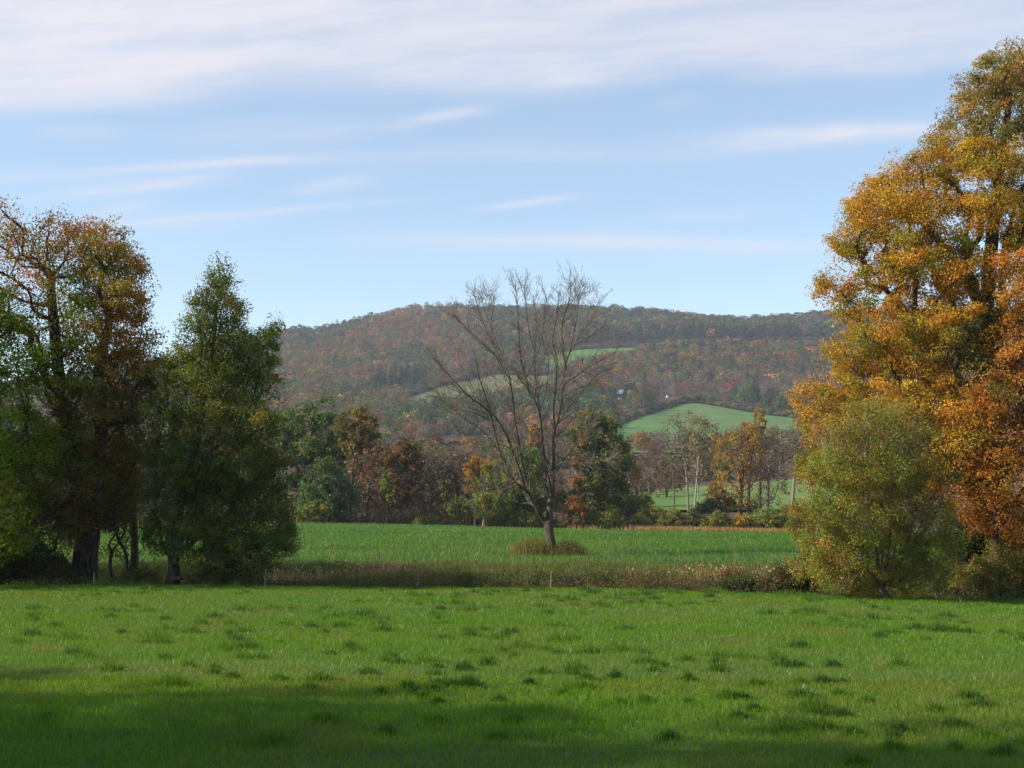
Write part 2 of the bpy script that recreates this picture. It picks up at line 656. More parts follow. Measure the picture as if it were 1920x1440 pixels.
def grow(att, stems, r, bf=0.35, start=0.25, seg=0.8, lift=0.10):
    pos, par, pl, ok = [], [], [], []
    for si, st in enumerate(stems):
        st = np.asarray(st, float)
        last = -1
        if si > 0:
            P0 = np.array(pos)
            last = int(np.argmin(np.linalg.norm(P0 - st[0], axis=1)))
            st = st[1:] if np.linalg.norm(P0[last] - st[0]) < .3 else st
        tot = np.sum(np.linalg.norm(np.diff(st, axis=0), axis=1)) + 1e-6
        acc = 0
        for i, p in enumerate(st):
            if i:
                acc += np.linalg.norm(st[i] - st[i - 1])
            l = 0 if last < 0 else pl[last] + np.linalg.norm(p - pos[last])
            pos.append(p)
            par.append(last)
            pl.append(l)
            ok.append(acc / tot >= start or si > 0)
            last = len(pos) - 1
    P = np.array(pos)
    L = np.array(pl)
    okm = np.array(ok)
    C = np.linalg.norm(att[:, None] - P[None], axis=2) + bf * L[None]
    C[:, ~okm] = 1e9
    # a branch should not leave a node that lies above its goal
    C += np.maximum(0, P[None, :, 2] - att[:, None, 2]) * 0.8
    best = C.argmin(1)
    bc = C[np.arange(len(att)), best]
    done = np.zeros(len(att), bool)
    tips = np.full(len(att), -1)
    for _ in range(len(att)):
        i = int(np.argmin(np.where(done, 1e18, bc)))
        done[i] = True
        n0 = int(best[i])
        a, b = np.array(pos[n0]), att[i]
        d = np.linalg.norm(b - a)
        k = max(1, int(round(d / seg)))
        new = []
        last = n0
        jx = r.normal(size=3) * d * 0.05
        for s in range(1, k + 1):
            t = s / k
            p = a + (b - a) * t + np.array([0, 0, 1.]) * (-lift * d * sin(pi * t)) + jx * sin(pi * t)
            pos.append(p)
            par.append(last)
            pl.append(pl[last] + np.linalg.norm(p - pos[last]))
            last = len(pos) - 1
            new.append(last)
        tips[i] = last
        for nn in new:
            c = np.linalg.norm(att - pos[nn], axis=1) + bf * pl[nn] + np.maximum(0, pos[nn][2] - att[:, 2]) * 0.8
            u = c < bc
            bc[u] = c[u]
            best[u] = nn
    return np.array(pos), np.array(par), tips


def branches(mb, pos, par, r_tip, r_base, p=2.3, mat=0, flare=1.0, col=(1, 1, 1), minr=0.0):
    n = len(pos)
    acc = np.zeros(n)
    nch = np.zeros(n, int)
    for i in range(n - 1, -1, -1):
        if nch[i] == 0:
            acc[i] = r_tip ** p
        if par[i] >= 0:
            acc[par[i]] += acc[i]
            nch[par[i]] += 1
    rad = acc ** (1 / p)
    rad = r_tip + (rad - r_tip) * (r_base - r_tip) / max(rad[0] - r_tip, 1e-6)
    kids = [[] for _ in range(n)]
    for i in range(n):
        if par[i] >= 0:
            kids[par[i]].append(i)
    todo = [(0, -1)]
    while todo:
        i, p0 = todo.pop()
        ch = [i] if p0 < 0 else [p0, i]
        while kids[ch[-1]]:
            ks = sorted(kids[ch[-1]], key=lambda q: -acc[q])
            for q in ks[1:]:
                todo.append((q, ch[-1]))
            ch.append(ks[0])
        if len(ch) < 2:
            continue
        rr = rad[ch].copy()
        if p0 >= 0:
            rr[0] = min(rr[0], rr[1] * 1.25)
        if rr.max() < minr:
            continue
        pts = pos[ch]
        if p0 < 0:
            d0 = np.linalg.norm(pts - pts[0], axis=1)
            rr = rr * (1 + flare * np.exp(-d0 / (r_base * 1.6)))
        big = rr.max()
        if big > 0.06 and len(ch) > 2:
            s = np.linspace(0, len(ch) - 1, (len(ch) - 1) * 3 + 1)
            pts2 = smooth_path(pts, 3)
            rr = np.interp(s, np.arange(len(ch)), rr)
            pts = pts2
        tube(mb, pts, rr, 12 if big > .2 else 7 if big > .06 else 4 if big > .025 else 3, col, mat, flute=.06 if big > .2 else 0)
    return rad


def build_tree(name, label, cat, base, stems, lobes, pal, seed, n_clu=200, mind=0.6, leaves=60, clu_r=0.6, leaf=0.14,
               r_base=0.3, r_tip=0.012, bark=None, group=None, lmat=None, squash=.65, colour_fn=None, bf=.35, start=.25, droop=0.0,
               up=.5, crown=True, flare=.7, twigs=0, seg=.8, bare_top=None):
    """base: world point; stems: world polylines; lobes: world ellipsoids"""
    r = np.random.default_rng(seed)
    att, lk = sample_lobes(lobes, n_clu, mind, r)
    root = thing(name, label, cat, base, group)
    pos, par, tips = grow(att, stems, r, bf, start, seg)
    mb = MB()
    branches(mb, pos, par, r_tip, r_base, flare=flare)
    if twigs:
        for t in range(len(att)):
            for _ in range(twigs):
                d = unit(r.normal(size=3) + np.array([0, 0, .7])) * clu_r * r.uniform(.5, 1.05)
                q = att[t] + d * .5 + r.normal(size=3) * .05
                tube(mb, np.array([att[t], q, att[t] + d]), [r_tip * .8, r_tip * .6, r_tip * .3], 3)
    mb.build('trunk', bark or M_BARK, root, smooth=True, loc=base)
    if crown:
        n = len(att)
        cnt = np.maximum(3, (leaves * r.uniform(.45, 1.5, n)).astype(int))
        if bare_top is not None:
            cnt = np.maximum(1, (cnt * bare_top(att)).astype(int))
        ci = np.repeat(np.arange(n), cnt)
        N_ = len(ci)
        cr = clu_r * r.uniform(.6, 1.35, n)
        d = unit(r.normal(size=(N_, 3))) * (r.uniform(0, 1, (N_, 1)) ** (1 / 2.2))
        d[:, 2] *= squash
        tilt = r.normal(size=(n, 2)) * .35
        d[:, 2] += d[:, 0] * tilt[ci, 0] + d[:, 1] * tilt[ci, 1]
        cen = att[ci] + d * cr[ci, None]
        cen[:, 2] -= droop * r.uniform(0, 1, N_) ** 2 * cr[ci]
        base_c = pick(pal, n, r, .16) if colour_fn is None else colour_fn(att, r)
        col = base_c[ci] * (1 + r.normal(size=(N_, 1)) * .22) * (1 + r.normal(size=(N_, 3)) * .07)
        ml = MB()
        leaf_faces(ml, cen, leaf, np.clip(col, .004, .85), up=up, r=r, droop=droop, nrm=unit(d) * .7)
        ml.build('crown', lmat or M_LEAF, root, loc=base)
    return root


def P_(px, row, Y):
    return at(px, row, Y)


def px_lobes(ls, Y, depth=0.55, seed=0, dmin=0.0, vs_=1.0):
    """(px,row,r_px) -> ellipsoids at Y; depth sets how far they spread to and from the camera"""
    r = np.random.default_rng(seed)
    ls = np.array(ls, float)[:, :3]
    cx = ls[:, 0].mean()
    half = max(np.abs(ls[:, 0] - cx).max(), 1) * Y / FPX
    out = []
    for (px, row, rp) in ls:
        m = Y / FPX
        off = abs(px - cx) * m
        dep = half * depth * math.sqrt(max(0, 1 - (off / (half * 1.25)) ** 2))
        p = at(px, row, Y)
        ry = max(rp * m, dep * .75, dmin)
        out.append((p[0], p[1] + r.uniform(-.35, .35) * dep, p[2], rp * m, ry, rp * m * vs_))
    return out


def stem_px(pts, Y, dy=0.0, seed=0, n=3):
    r = np.random.default_rng(seed)
    q = [at(px, row, Y + (r.normal() * dy if i else 0)) for i, (px, row) in enumerate(pts)]
    return smooth_path(np.array(q), n)


def ground_pt(px, Y):
    x = (px - 960) / FPX * Y
    return np.array([x, Y, float(height(x, Y))])


def rooted(pts, Y, dy=.4, seed=0):
    """stem polyline whose foot is put on the ground"""
    s = stem_px(pts, Y, dy, seed)
    b = ground_pt(pts[0][0], Y)
    s[0] = b - np.array([0, 0, .05])
    return s

# ------------------------------------------------------------------ far wood on the hill
KINDS = {
    'green': (.065, .105, .040), 'dark': (.032, .060, .034), 'olive': (.14, .135, .042), 'rust': (.195, .108, .060),
    'orange': (.28, .145, .055), 'crimson': (.23, .040, .05), 'yellow': (.27, .20, .055), 'grey': (.165, .14, .125),
    'brown': (.135, .095, .058), 'pine': (.020, .040, .028)}
KN = list(KINDS)
KC = np.array([KINDS[k] for k in KN])


def hill_weights(x, Y):
    u = 960 + FPX * x / Y
    W = np.zeros((len(x), len(KN)))
    W[:, :] = np.array([2.3, 1.2, 1.9, .85, .30, .04, .10, .7, .8, .05])
    a = fbm(x, Y * .45, 150, 21)
    b = fbm(x, Y * .45, 95, 33)
    W[:, 0] *= 0.2 + 4.5 * sstep(a, .47, .62)
    W[:, 1] *= 0.15 + 4.5 * sstep(a, .50, .66)
    W[:, 3] *= 0.2 + 3.0 * sstep(b, .48, .64)
    W[:, 4] *= 0.12 + 3.6 * sstep(b, .52, .68)
    # valley floor: leafless and russet
    v = 1 - sstep(Y, 800, 1000)
    W = W * (1 - v)[:, None] + v[:, None] * np.array([.5, .35, .7, .8, .25, .08, .12, 2.0, 1.9, .0])
    # tall grey wood above the big pasture, turning russet higher up
    g = sstep(u, 1170, 1230) * sstep(Y, 1000, 1060) * (1 - sstep(Y, 1200, 1330))
    W = W * (1 - g)[:, None] + g[:, None] * np.array([.12, .22, .25, .2, .05, .10, .06, 4.2, .7, .10])
    h = sstep(u, 1040, 1100) * sstep(Y, 1220, 1330) * (1 - sstep(Y, 1600, 1660))
    W = W * (1 - h)[:, None] + h[:, None] * np.array([1.7, 1.0, 1.4, 1.2, .5, .14, .10, 1.1, .9, .03])
    d = sstep(u, 1040, 1120) * sstep(Y, 1640, 1720)
    W = W * (1 - d)[:, None] + d[:, None] * np.array([2.4, 2.6, 1.1, .5, .12, .24, .06, .2, .5, .0])
    e = sstep(u, 1060, 1120) * sstep(Y, 1630, 1645) * (1 - sstep(Y, 1740, 1790))
    W = W * (1 - e)[:, None] + e[:, None] * np.array([1.0, 4.0, .4, .25, .05, .2, .02, .2, .3, 1.2])
    c = sstep(u, 690, 715) * (1 - sstep(u, 790, 830)) * sstep(Y, 1230, 1260) * (1 - sstep(Y, 1400, 1450))
    W = W * (1 - c)[:, None] + c[:, None] * np.array([.5, 2.0, .2, .25, .0, .1, .0, .0, .1, 3.2])
    return W


HOUSE_Y = ground_hit(1161.5, 751.5, 700)


def scatter_wood():
    r = np.random.default_rng(77)
    xs, ys = [], []
    Y = 430.0
    while Y < 2190:
        stepx = 8.0 if Y > 900 else 9.5
        hw = .42 * Y
        n = int(2 * hw / stepx)
        x = np.linspace(-hw, hw, n) + r.uniform(-.5, .5, n) * stepx
        xs.append(x)
        ys.append(Y + r.uniform(-.5, .5, n) * 9)
        Y += 9.0 if Y > 900 else 11.0
    x, y = np.concatenate(xs), np.concatenate(ys)
    keep = ~in_fields(x, y, 3.0) & (r.uniform(size=len(x)) > .08)
    u = 960 + FPX * x / y
    keep &= ~((u > 1148) & (u < 1181) & (y > 860) & (y < 1165))     # clearing round the house
    keep &= ~((u > 1226) & (u < 1262) & (y > 1000) & (y < 1130))
    keep &= ~((u > 1150) & (y < 640) & (y > 480) & (r.uniform(size=len(x)) < .35))
    keep &= (y > 560) | (u > 560)
    keep &= ~((u > 1050) & (u < 1700) & (y > 1545) & (y < 1650))     # open strip below the ridge wood
    x, y = x[keep], y[keep]
    W = hill_weights(x, y)
    W = W / W.sum(1, keepdims=True)
    kind = (W.cumsum(1) > r.uniform(size=(len(x), 1))).argmax(1)
    u = 960 + FPX * x / y
    rad = (3.6 + 4.2 * r.uniform(0, 1, len(x)) ** 1.6) * np.where((u > 1050) & (y > 1640), 1.3, 1.0)
    hgt = r.uniform(9.5, 17.5, len(x)) * np.where((u > 1170) & (y < 1330) & (y > 1000), 1.18, 1.0)
    low = y < 900
    hgt[low] *= .8
    hgt[(u > 1050) & (y > 1640) & (y < 1760)] *= 1.35
    pine = kind == KN.index('pine')
    rad[pine] *= .62
    hgt[pine] *= 1.25
    thin = kind == KN.index('grey')
    rad[thin] *= .85
    scrub = np.zeros(len(x), bool)
    ex, ey = [], []
    for pxs, Yl, Yu in FIELD_POLYS:
        if Yu.mean() < 600:
            continue
        m = int((pxs[-1] - pxs[0]) * 1.5)
        pp = r.uniform(pxs[0], pxs[-1], m)
        yy_ = np.interp(pp, pxs, Yu) + r.uniform(3, 13, m)
        ex.append((pp - 960) / FPX * yy_)
        ey.append(yy_)
    ex, ey = np.concatenate(ex), np.concatenate(ey)
    ok = ~in_fields(ex, ey, 1.0)
    ex, ey = ex[ok], ey[ok]
    m = len(ex)
    x, y = np.concatenate([x, ex]), np.concatenate([y, ey])
    rad = np.concatenate([rad, r.uniform(2.0, 3.6, m)])
    assert len(x) == len(rad)
    hgt = np.concatenate([hgt, r.uniform(2.5, 5.5, m)])
    kind = np.concatenate([kind, r.choice([1, 2, 7, 8, 0], m, p=[.2, .25, .25, .2, .1])])
    scrub = np.concatenate([scrub, np.ones(m, bool)])
    m = 150                                       # rough low scrub below the house
    uu, gy = r.uniform(1146, 1183, m), r.uniform(865, HOUSE_Y - 14, m)
    gx = (uu - 960) / FPX * gy
    ok = ~in_fields(gx, gy, 1.0)
    gx, gy = gx[ok], gy[ok]
    m = len(gx)
    x, y = np.concatenate([x, gx]), np.concatenate([y, gy])
    rad = np.concatenate([rad, r.uniform(1.8, 3.2, m)])
    hgt = np.concatenate([hgt, r.uniform(1.5, 2.8, m) + 2.5 * sstep(HOUSE_Y - gy, 40, 120)])
    kind = np.concatenate([kind, r.choice([0, 2, 3, 7, 8], m, p=[.2, .3, .1, .2, .2])])
    scrub = np.concatenate([scrub, np.ones(m, bool)])
    z = height(x, y)
    return x, y, z, rad, hgt, kind, scrub


def crown_arrays(r, n, kind_pine, thin):
    """a unit crown: radius 1, foot at 0, top at 1 -> (points, normals)"""
    d = unit(r.normal(size=(n, 3)))
    if kind_pine:
        t = r.uniform(0, 1, n) ** .7
        a = r.uniform(0, 2 * pi, n)
        rr = (1 - t) * (0.75 + .35 * np.sin(t * 30 + a * 2)) + .05
        p = np.stack([np.cos(a) * rr, np.sin(a) * rr, t * .96 + .03], -1)
        nn = np.stack([np.cos(a), np.sin(a), np.full(n, .5)], -1)
        return p, nn
    d[:, 2] = np.where(d[:, 2] < -.55, -d[:, 2], d[:, 2])
    K = unit(r.normal(size=(9, 3)) + np.array([0, 0, .25]))
    dots = d @ K.T
    bump = np.exp(-(1 - dots) * 7).max(1)
    rr = .68 + .40 * bump
    rr *= r.uniform(.3 if thin else .82, 1.0, n)
    p = d * rr[:, None]
    p[:, 2] = .56 + p[:, 2] * .43
    nn = d + .5 * K[dots.argmax(1)]
    return p, unit(nn)


HX, HY, HZ, HR, HH, HK, HS = scatter_wood()
order = np.argsort(HY)
hor = np.full(1921, 2000.0)
vis = np.zeros(len(HX))
for i in order:
    u = 960 + FPX * HX[i] / HY[i]
    w = HR[i] / HY[i] * FPX
    a, b = int(max(0, u - w)), int(min(1920, u + w))
    if b <= a or u < 545 or u > 1540:
        continue
    top = 985 - (HZ[i] + HH[i] - EYE) / HY[i] * FPX
    seen = np.clip(np.minimum(hor[a:b], 985 - (HZ[i] - EYE) / HY[i] * FPX) - top, 0, None)
    row_ok = top < (865 if u < 1150 else 930)
    if row_ok:
        vis[i] = seen.sum()
    c0, c1 = int(max(0, u - w * .7)), int(min(1920, u + w * .7))
    hor[c0:c1] = np.minimum(hor[c0:c1], top + 2)
IND = np.argsort(-np.where(HS, 0, vis))[:280]
is_ind = np.zeros(len(HX), bool)
is_ind[IND] = True

r_h = np.random.default_rng(5)
mbw = MB()
for kid, kname in enumerate(KN):
    sel = np.where((HK == kid) & ~is_ind & (vis >= 0))[0]
    thin = kname in ('grey', 'brown')
    for ch in np.array_split(sel, max(1, len(sel) // 60)):
        if len(ch) == 0:
            continue
        # one crown form for each handful, turned and stretched for every tree
        n = 150
        for i in ch:
            u_ = 960 + FPX * HX[i] / HY[i]
            seen_ = vis[i] > 0
            nn_ = n if seen_ else 60
            p, nn = crown_arrays(r_h, nn_, kname == 'pine', thin)
            q = p * np.array([HR[i], HR[i], HH[i]]) + np.array([HX[i], HY[i], HZ[i]])
            c = KC[kid] * (1 + np.clip(r_h.normal(), -1.8, 2) * .24) * (1 + r_h.normal(size=3) * .08)
            cc = np.clip(c * (1 + r_h.normal(size=(nn_, 1)) * .16), .006, .8)
            leaf_faces(mbw, q, (1.25 if not thin else 1.5) * HR[i] / 5 * (1.0 if seen_ else 1.7), cc, up=.35, r=r_h, aspect=.8 if not thin else .34, nrm=nn, fold=.1)
wood = mbw.build('hillside_wood', M_FAR)
tag(wood, 'autumn wood of green, rust and orange trees covering the far hill', 'wood', kind='stuff')

KWORD = {'green': 'mid green', 'dark': 'dark green', 'olive': 'olive', 'rust': 'rust brown', 'orange': 'bright orange', 'crimson': 'crimson',
         'yellow': 'yellow', 'grey': 'bare grey', 'brown': 'dull brown', 'pine': 'dark pointed conifer'}
PROTO = {}
for kid, kname in enumerate(KN):
    PROTO[kid] = []
    for v in range(4):
        thin = kname in ('grey', 'brown')
        mbp = MB()
        p, nn = crown_arrays(r_h, 330, kname == 'pine', thin)
        c = KC[kid] * (1 + r_h.normal() * .14) * (1 + r_h.normal(size=3) * .06)
        leaf_faces(mbp, p * np.array([5, 5, 13.]), .95 if not thin else 1.15, np.clip(c * (1 + r_h.normal(size=(330, 1)) * .18), .006, .8),
                   up=.35, r=r_h, aspect=.8 if not thin else .25, nrm=nn, fold=.1)
        tube(mbp, np.array([[0, 0, -.5], [.1, 0, 4.], [0, .1, 9.]]), [.26, .2, .08], 5, (.5, .45, .4), 1)
        o = mbp.build('hillside_tree', [M_FAR, M_TWIG_GREY if thin else M_TWIG])
        PROTO[kid].append(o)
used = set()
for i in IND:
    kid = HK[i]
    v = int(r_h.integers(0, 4))
    src = PROTO[kid][v]
    if (kid, v) in used:
        o = src.copy()
        COL.objects.link(o)
    else:
        o = src
        used.add((kid, v))
    o.location = (HX[i], HY[i], HZ[i])
    o.scale = (HR[i] / 5, HR[i] / 5, HH[i] / 13)
    o.rotation_euler = (0, 0, r_h.uniform(0, 6.28))
    u = 960 + FPX * HX[i] / HY[i]
    if HY[i] < 640:
        where, grp = 'in the low ground just beyond the hedgerow trees', 'trees in the low ground beyond the hedgerow'
    elif u < 1000:
        where, grp = 'low on the hill, left of the bare tree trunk', 'trees at the foot of the hill to the left'
    elif u < 1155:
        where, grp = 'at the hill foot between bare tree and big pasture', 'trees at the hill foot beside the pasture'
    elif u < 1255:
        where, grp = 'near the pale roofed house on the hill', 'trees around the distant house'
    else:
        where, grp = 'in the wood edge above the big pasture', 'trees in the wood above the big pasture'
    nm = '' if KN[kid] == 'pine' else ' tree'
    tag(o, f'{KWORD[KN[kid]]}{nm} {where}', 'tree', f'{KWORD[KN[kid]]} {grp}')
for kid in PROTO:
    for v, o in enumerate(PROTO[kid]):
        if (kid, v) not in used:
            bpy.data.objects.remove(o)

# ------------------------------------------------------------------ house, sheds and fence on the hill
M_ROOF = noise_mat('metal_roof', (.17, .20, .24), (.23, .26, .31), .6, 3, .6)
M_DARKWALL = noise_mat('dark_wall', (.035, .04, .05), (.06, .065, .075), 1.0, 3, .8)
M_WHITE = noise_mat('white_paint', (.76, .76, .76), (.82, .82, .81), 1.0, 3, .6)
M_GLASS = noise_mat('window_glass', (.30, .34, .38), (.4, .44, .48), .8, 2, .15)


def box(mb, x0, x1, y0, y1, z0, z1, mat=0, col=(1, 1, 1)):
    V = [(x, y, z) for z in (z0, z1) for (x, y) in ((x0, y0), (x1, y0), (x1, y1), (x0, y1))]
    F = [(3, 2, 1, 0), (4, 5, 6, 7), (0, 1, 5, 4), (1, 2, 6, 5), (2, 3, 7, 6), (3, 0, 4, 7)]
    mb.add(V, F, col, mat)


def gable(mb, x0, x1, y0, y1, ze, zr, over=.5, th=.18, hip=0.0):
    ym = (y0 + y1) / 2
    for s, ya in ((1, y0 - over), (-1, y1 + over)):
        V = [(x0 - over, ya, ze), (x1 + over, ya, ze), (x1 + over - hip, ym, zr), (x0 - over + hip * .3, ym, zr)]
        V2 = [(a, b, c - th) for a, b, c in V]
        mb.add(V + V2, [(0, 1, 2, 3), (7, 6, 5, 4), (0, 4, 5, 1), (1, 5, 6, 2), (2, 6, 7, 3), (3, 7, 4, 0)])


HYD = HOUSE_Y
hp = at(1161.5, 751, HYD)
hz = float(height(hp[0], HYD))
hx = hp[0]
k_ = HYD / FPX
base = np.array([hx, HYD, hz])
z_at = lambda row: float(at(1160, row, HYD)[2]) - hz
house = thing('house', 'small dark house with pale grey metal roof among trees on the hill', 'house', base)
m_ = MB()
w0, w1 = -4.0 * k_ - .2, 6.0 * k_
box(m_, w0, w1, 0, 7.0, -1.0, z_at(738.6))
m_.add([(w0, 0, z_at(738.6)), (w0, 7, z_at(738.6)), (w0, 3.5, z_at(730.8))], [(0, 1, 2)])
m_.add([(w1, 0, z_at(738.6)), (w1, 7, z_at(738.6)), (w1, 3.5, z_at(730.8))], [(2, 1, 0)])
m_.build('wall', M_DARKWALL, house)
m_ = MB()
gable(m_, w0, w1, 0, 7.0, z_at(738.2), z_at(730.0), .6, .2, .9)
m_.build('roof', M_ROOF, house)
for (a, b, r0, r1) in ((-3.2, -.4, 745.2, 749.8), (3.0, 5.2, 745.4, 750.6)):
    m_ = MB()
    box(m_, a * k_, b * k_, -.12, .04, z_at(r1), z_at(r0))
    fr = m_.build('window', M_WHITE, house)
    m_ = MB()
    box(m_, a * k_ + .12, b * k_ - .12, -.16, -.125, z_at(r1) + .12, z_at(r0) - .12)
    m_.build('pane', M_GLASS, fr)
m_ = MB()
box(m_, -.2 * k_, 2.8 * k_, -.1, .05, z_at(751), z_at(745.4))
house.rotation_euler.z = -.55
m_.build('door', noise_mat('tan_door', (.30, .27, .22), (.36, .32, .27), 1, 2, .7), house)


def shed(px, row, wpx, hpx, Y, label):
    Y = ground_hit(px, row, 700)
    b = at(px, row, Y)
    b[2] = float(height(b[0], Y))
    r_ = thing('shed', label, 'shed', b)
    r_.rotation_euler.z = -.7
    k = Y / FPX
    zt = max(float(at(px, row - hpx, Y)[2] - b[2]), 1.5)
    mm = MB()
    w = wpx * k / 2
    box(mm, -w, w, 0, 2.6, -.6, zt * .78)
    mm.add([(-w, 0, zt * .78), (w, 0, zt * .78), (0, 0, zt)], [(0, 1, 2)])
    mm.add([(-w, 2.6, zt * .78), (w, 2.6, zt * .78), (0, 2.6, zt)], [(2, 1, 0)])
    mm.build('wall', M_WHITE, r_)
    mm = MB()
    for s in (-1, 1):
        mm.add([(s * (w + .15), -.2, zt * .76), (s * (w + .15), 2.8, zt * .76), (0, 2.8, zt + .06), (0, -.2, zt + .06)], [(0, 1, 2, 3) if s > 0 else (3, 2, 1, 0)])
    mm.build('roof', M_ROOF, r_)
    return r_


shed(1171.5, 750, 4.6, 5.5, 1092, 'tiny white shed standing right beside the dark house')
shed(1250, 745, 3.0, 2.6, 1075, 'low white shed at the wood edge above the big pasture')

for i in range(15):
    px = 783 + i * 6.4
    row = float(np.interp(px, [765, 800, 829, 860, 930], [836, 829, 825, 820, 817]))
    Y = ground_hit(px, row) - 3
    b = ground_pt(px, Y)
    m_ = MB()
    h = 2.2 + rng.uniform(-.3, .3)
    tube(m_, np.array([[0, 0, -.4], [.02, .02, h * .5], [rng.normal() * .06, 0, h], [0, 0, h + .05]]), [.22, .21, .19, .06], 7)
    o = m_.build('fence_post', M_BIRCH)
    o.location = b
    tag(o, 'pale post in the row along the upper edge of the small pasture', 'post', 'posts along the small hillside pasture')


# ------------------------------------------------------------------ hedgerow trees across the meadow
OAK = [(4, (.065, .12, .022)), (2, (.10, .155, .026)), (1, (.045, .08, .02))]
BLUEGREEN = [(3, (.075, .12, .045)), (2, (.095, .15, .055)), (1, (.11, .15, .045))]
OLIVEBR = [(3, (.17, .14, .035)), (2, (.20, .135, .04)), (1, (.12, .125, .03))]
RUSSET = [(3, (.165, .105, .055)), (2, (.15, .105, .06)), (1, (.20, .105, .045))]
BROWN = [(3, (.13, .10, .066)), (2, (.155, .115, .075)), (1, (.11, .095, .06))]
MAUVE = [(3, (.13, .095, .08)), (1, (.15, .10, .07))]
YGREEN = [(3, (.18, .22, .03)), (2, (.14, .19, .028)), (1, (.32, .27, .03))]
GOLD = [(3, (.36, .21, .03)), (2, (.28, .19, .03)), (1, (.32, .16, .03))]
DKOLIVE = [(3, (.085, .115, .022)), (2, (.125, .14, .026)), (1, (.06, .09, .02))]
FLAME = [(3, (.27, .125, .03)), (1, (.24, .15, .03))]
YELLOWOL = [(3, (.32, .22, .035)), (2, (.25, .20, .035)), (1, (.34, .18, .03))]
WILLOW = [(3, (.20, .205, .035)), (2, (.16, .18, .035)), (1, (.23, .18, .045))]
RAND = 100


def mid(name, label, Y, foot, lobes, pal, cat='tree', leaves=55, n=90, stems=None, clu=None, leaf=.42, r_base=.24, bark=None, twigs=1,
        group=None, tipr=.022, depth=.8, bf=.35, up=.5, start=.3, droop=0., squash=.75, thin=1.0):
    global RAND
    RAND += 1
    k = Y / FPX
    L = px_lobes(lobes, Y, depth, RAND)
    b = ground_pt(foot, Y)
    top = min(l[1] for l in lobes)
    cx = np.mean([l[0] for l in lobes])
    if stems is None:
        brow = 985 - (b[2] - EYE) / Y * FPX
        stems = [[(foot, brow), (foot * .75 + cx * .25 + 1, brow * .6 + top * .4), (foot * .4 + cx * .6, brow * .28 + top * .72)]]
    S = [rooted(s, Y, .3, RAND + i) for i, s in enumerate(stems)]
    mr = np.median([l[2] for l in lobes]) * k
    return build_tree(name, label, cat, b, S, L, pal, RAND, n, max(.45, mr * .28), leaves, clu or mr * .42, leaf, r_base, tipr, bark, group,
                      squash=squash, bf=bf, start=start, twigs=twigs, up=up, droop=droop, seg=1.2, flare=.25)


mid('oak_tree', 'big dark green leafy tree rising behind the left edge of the meadow', 203, 590,
    [(545, 790, 34), (600, 772, 30), (565, 830, 48), (618, 805, 34), (528, 850, 34), (590, 880, 48), (550, 920, 42), (612, 845, 38), (520, 800, 30)], OAK, leaves=75, n=170, leaf=.42, r_base=.4)
mid('round_tree', 'round blue green tree in front of the big dark green tree', 193, 617,
    [(612, 890, 32), (590, 925, 34), (640, 925, 34), (615, 945, 40), (580, 950, 22), (650, 955, 25)], BLUEGREEN, leaves=80, n=120, leaf=.36)
mid('bush', 'yellow green bush at the foot of the round blue green tree', 190, 592, [(580, 958, 16), (600, 962, 17), (565, 966, 12)], YGREEN, cat='bush', leaves=60, n=50, leaf=.26, r_base=.08)
mid('flat_topped_tree', 'olive brown flat topped tree beside the big dark green tree', 199, 655,
    [(668, 785, 26), (648, 805, 24), (690, 800, 22), (662, 832, 26), (684, 835, 18), (700, 815, 14), (664, 870, 18)], OLIVEBR, leaves=55, n=100, leaf=.38)
mid('thin_tree', 'thin russet tree with sparse crown right of the flat topped tree', 197, 686,
    [(690, 862, 30), (710, 850, 24), (700, 905, 32), (672, 925, 26), (715, 935, 26)], RUSSET, leaves=26, n=110, leaf=.36, twigs=3, bark=M_TWIG)
mid('brown_topped_tree', 'brown and olive tree with pale trunk, tallest of the thin ones', 196, 748,
    [(764, 838, 24), (742, 865, 26), (772, 870, 24), (752, 905, 32), (775, 925, 26), (738, 935, 24), (758, 855, 22)], [(3, (.12, .085, .026)), (2, (.16, .075, .022)), (1, (.08, .09, .022))],
    leaves=55, n=120, leaf=.36, bark=M_BIRCH, r_base=.15)
mid('sapling', 'small yellow green sapling in front of the thin brown trees', 191, 725, [(726, 893, 9), (722, 912, 12), (730, 930, 10)], YGREEN, leaves=40, n=26, leaf=.28, r_base=.07)
mid('thin_tree', 'bare brown tree left of the vine wrapped trunk', 196, 806,
    [(806, 875, 30), (825, 880, 26), (800, 915, 30), (826, 920, 26)], BROWN, leaves=14, n=120, leaf=.32, twigs=4, bark=M_TWIG)
mid('thin_tree', 'bare brown tree standing right of the vine wrapped trunk', 198, 856,
    [(846, 865, 28), (870, 870, 26), (842, 905, 28), (866, 920, 28), (850, 945, 26)], BROWN, leaves=15, n=130, leaf=.32, twigs=4, bark=M_TWIG)
mid('vine_trunk', 'slim trunk wrapped in olive vine between two bare brown trees', 192, 836,
    [(834, 905, 9), (836, 930, 10), (837, 955, 11), (832, 880, 8)], OLIVEBR, leaves=40, n=30, leaf=.28, r_base=.12)
mid('orange_tree', 'small orange yellow tree left of the bare tree', 194, 892,
    [(890, 880, 20), (908, 868, 17), (880, 908, 16), (905, 900, 20)], GOLD, leaves=55, n=60, leaf=.34)
mid('yellow_green_tree', 'yellow green tree below the orange one, left of bare trunk', 192, 906,
    [(930, 890, 26), (905, 925, 26), (945, 925, 30), (915, 950, 24), (895, 945, 18)], YGREEN, leaves=42, n=100, leaf=.34, bark=M_BIRCH, r_base=.11)
mid('small_tree', 'little yellow leaved tree at the meadow edge among brown stems', 190, 862,
    [(858, 938, 12), (850, 955, 13), (868, 952, 12)], [(2, (.2, .17, .03)), (2, (.12, .14, .03))], leaves=28, n=36, leaf=.3, r_base=.08)
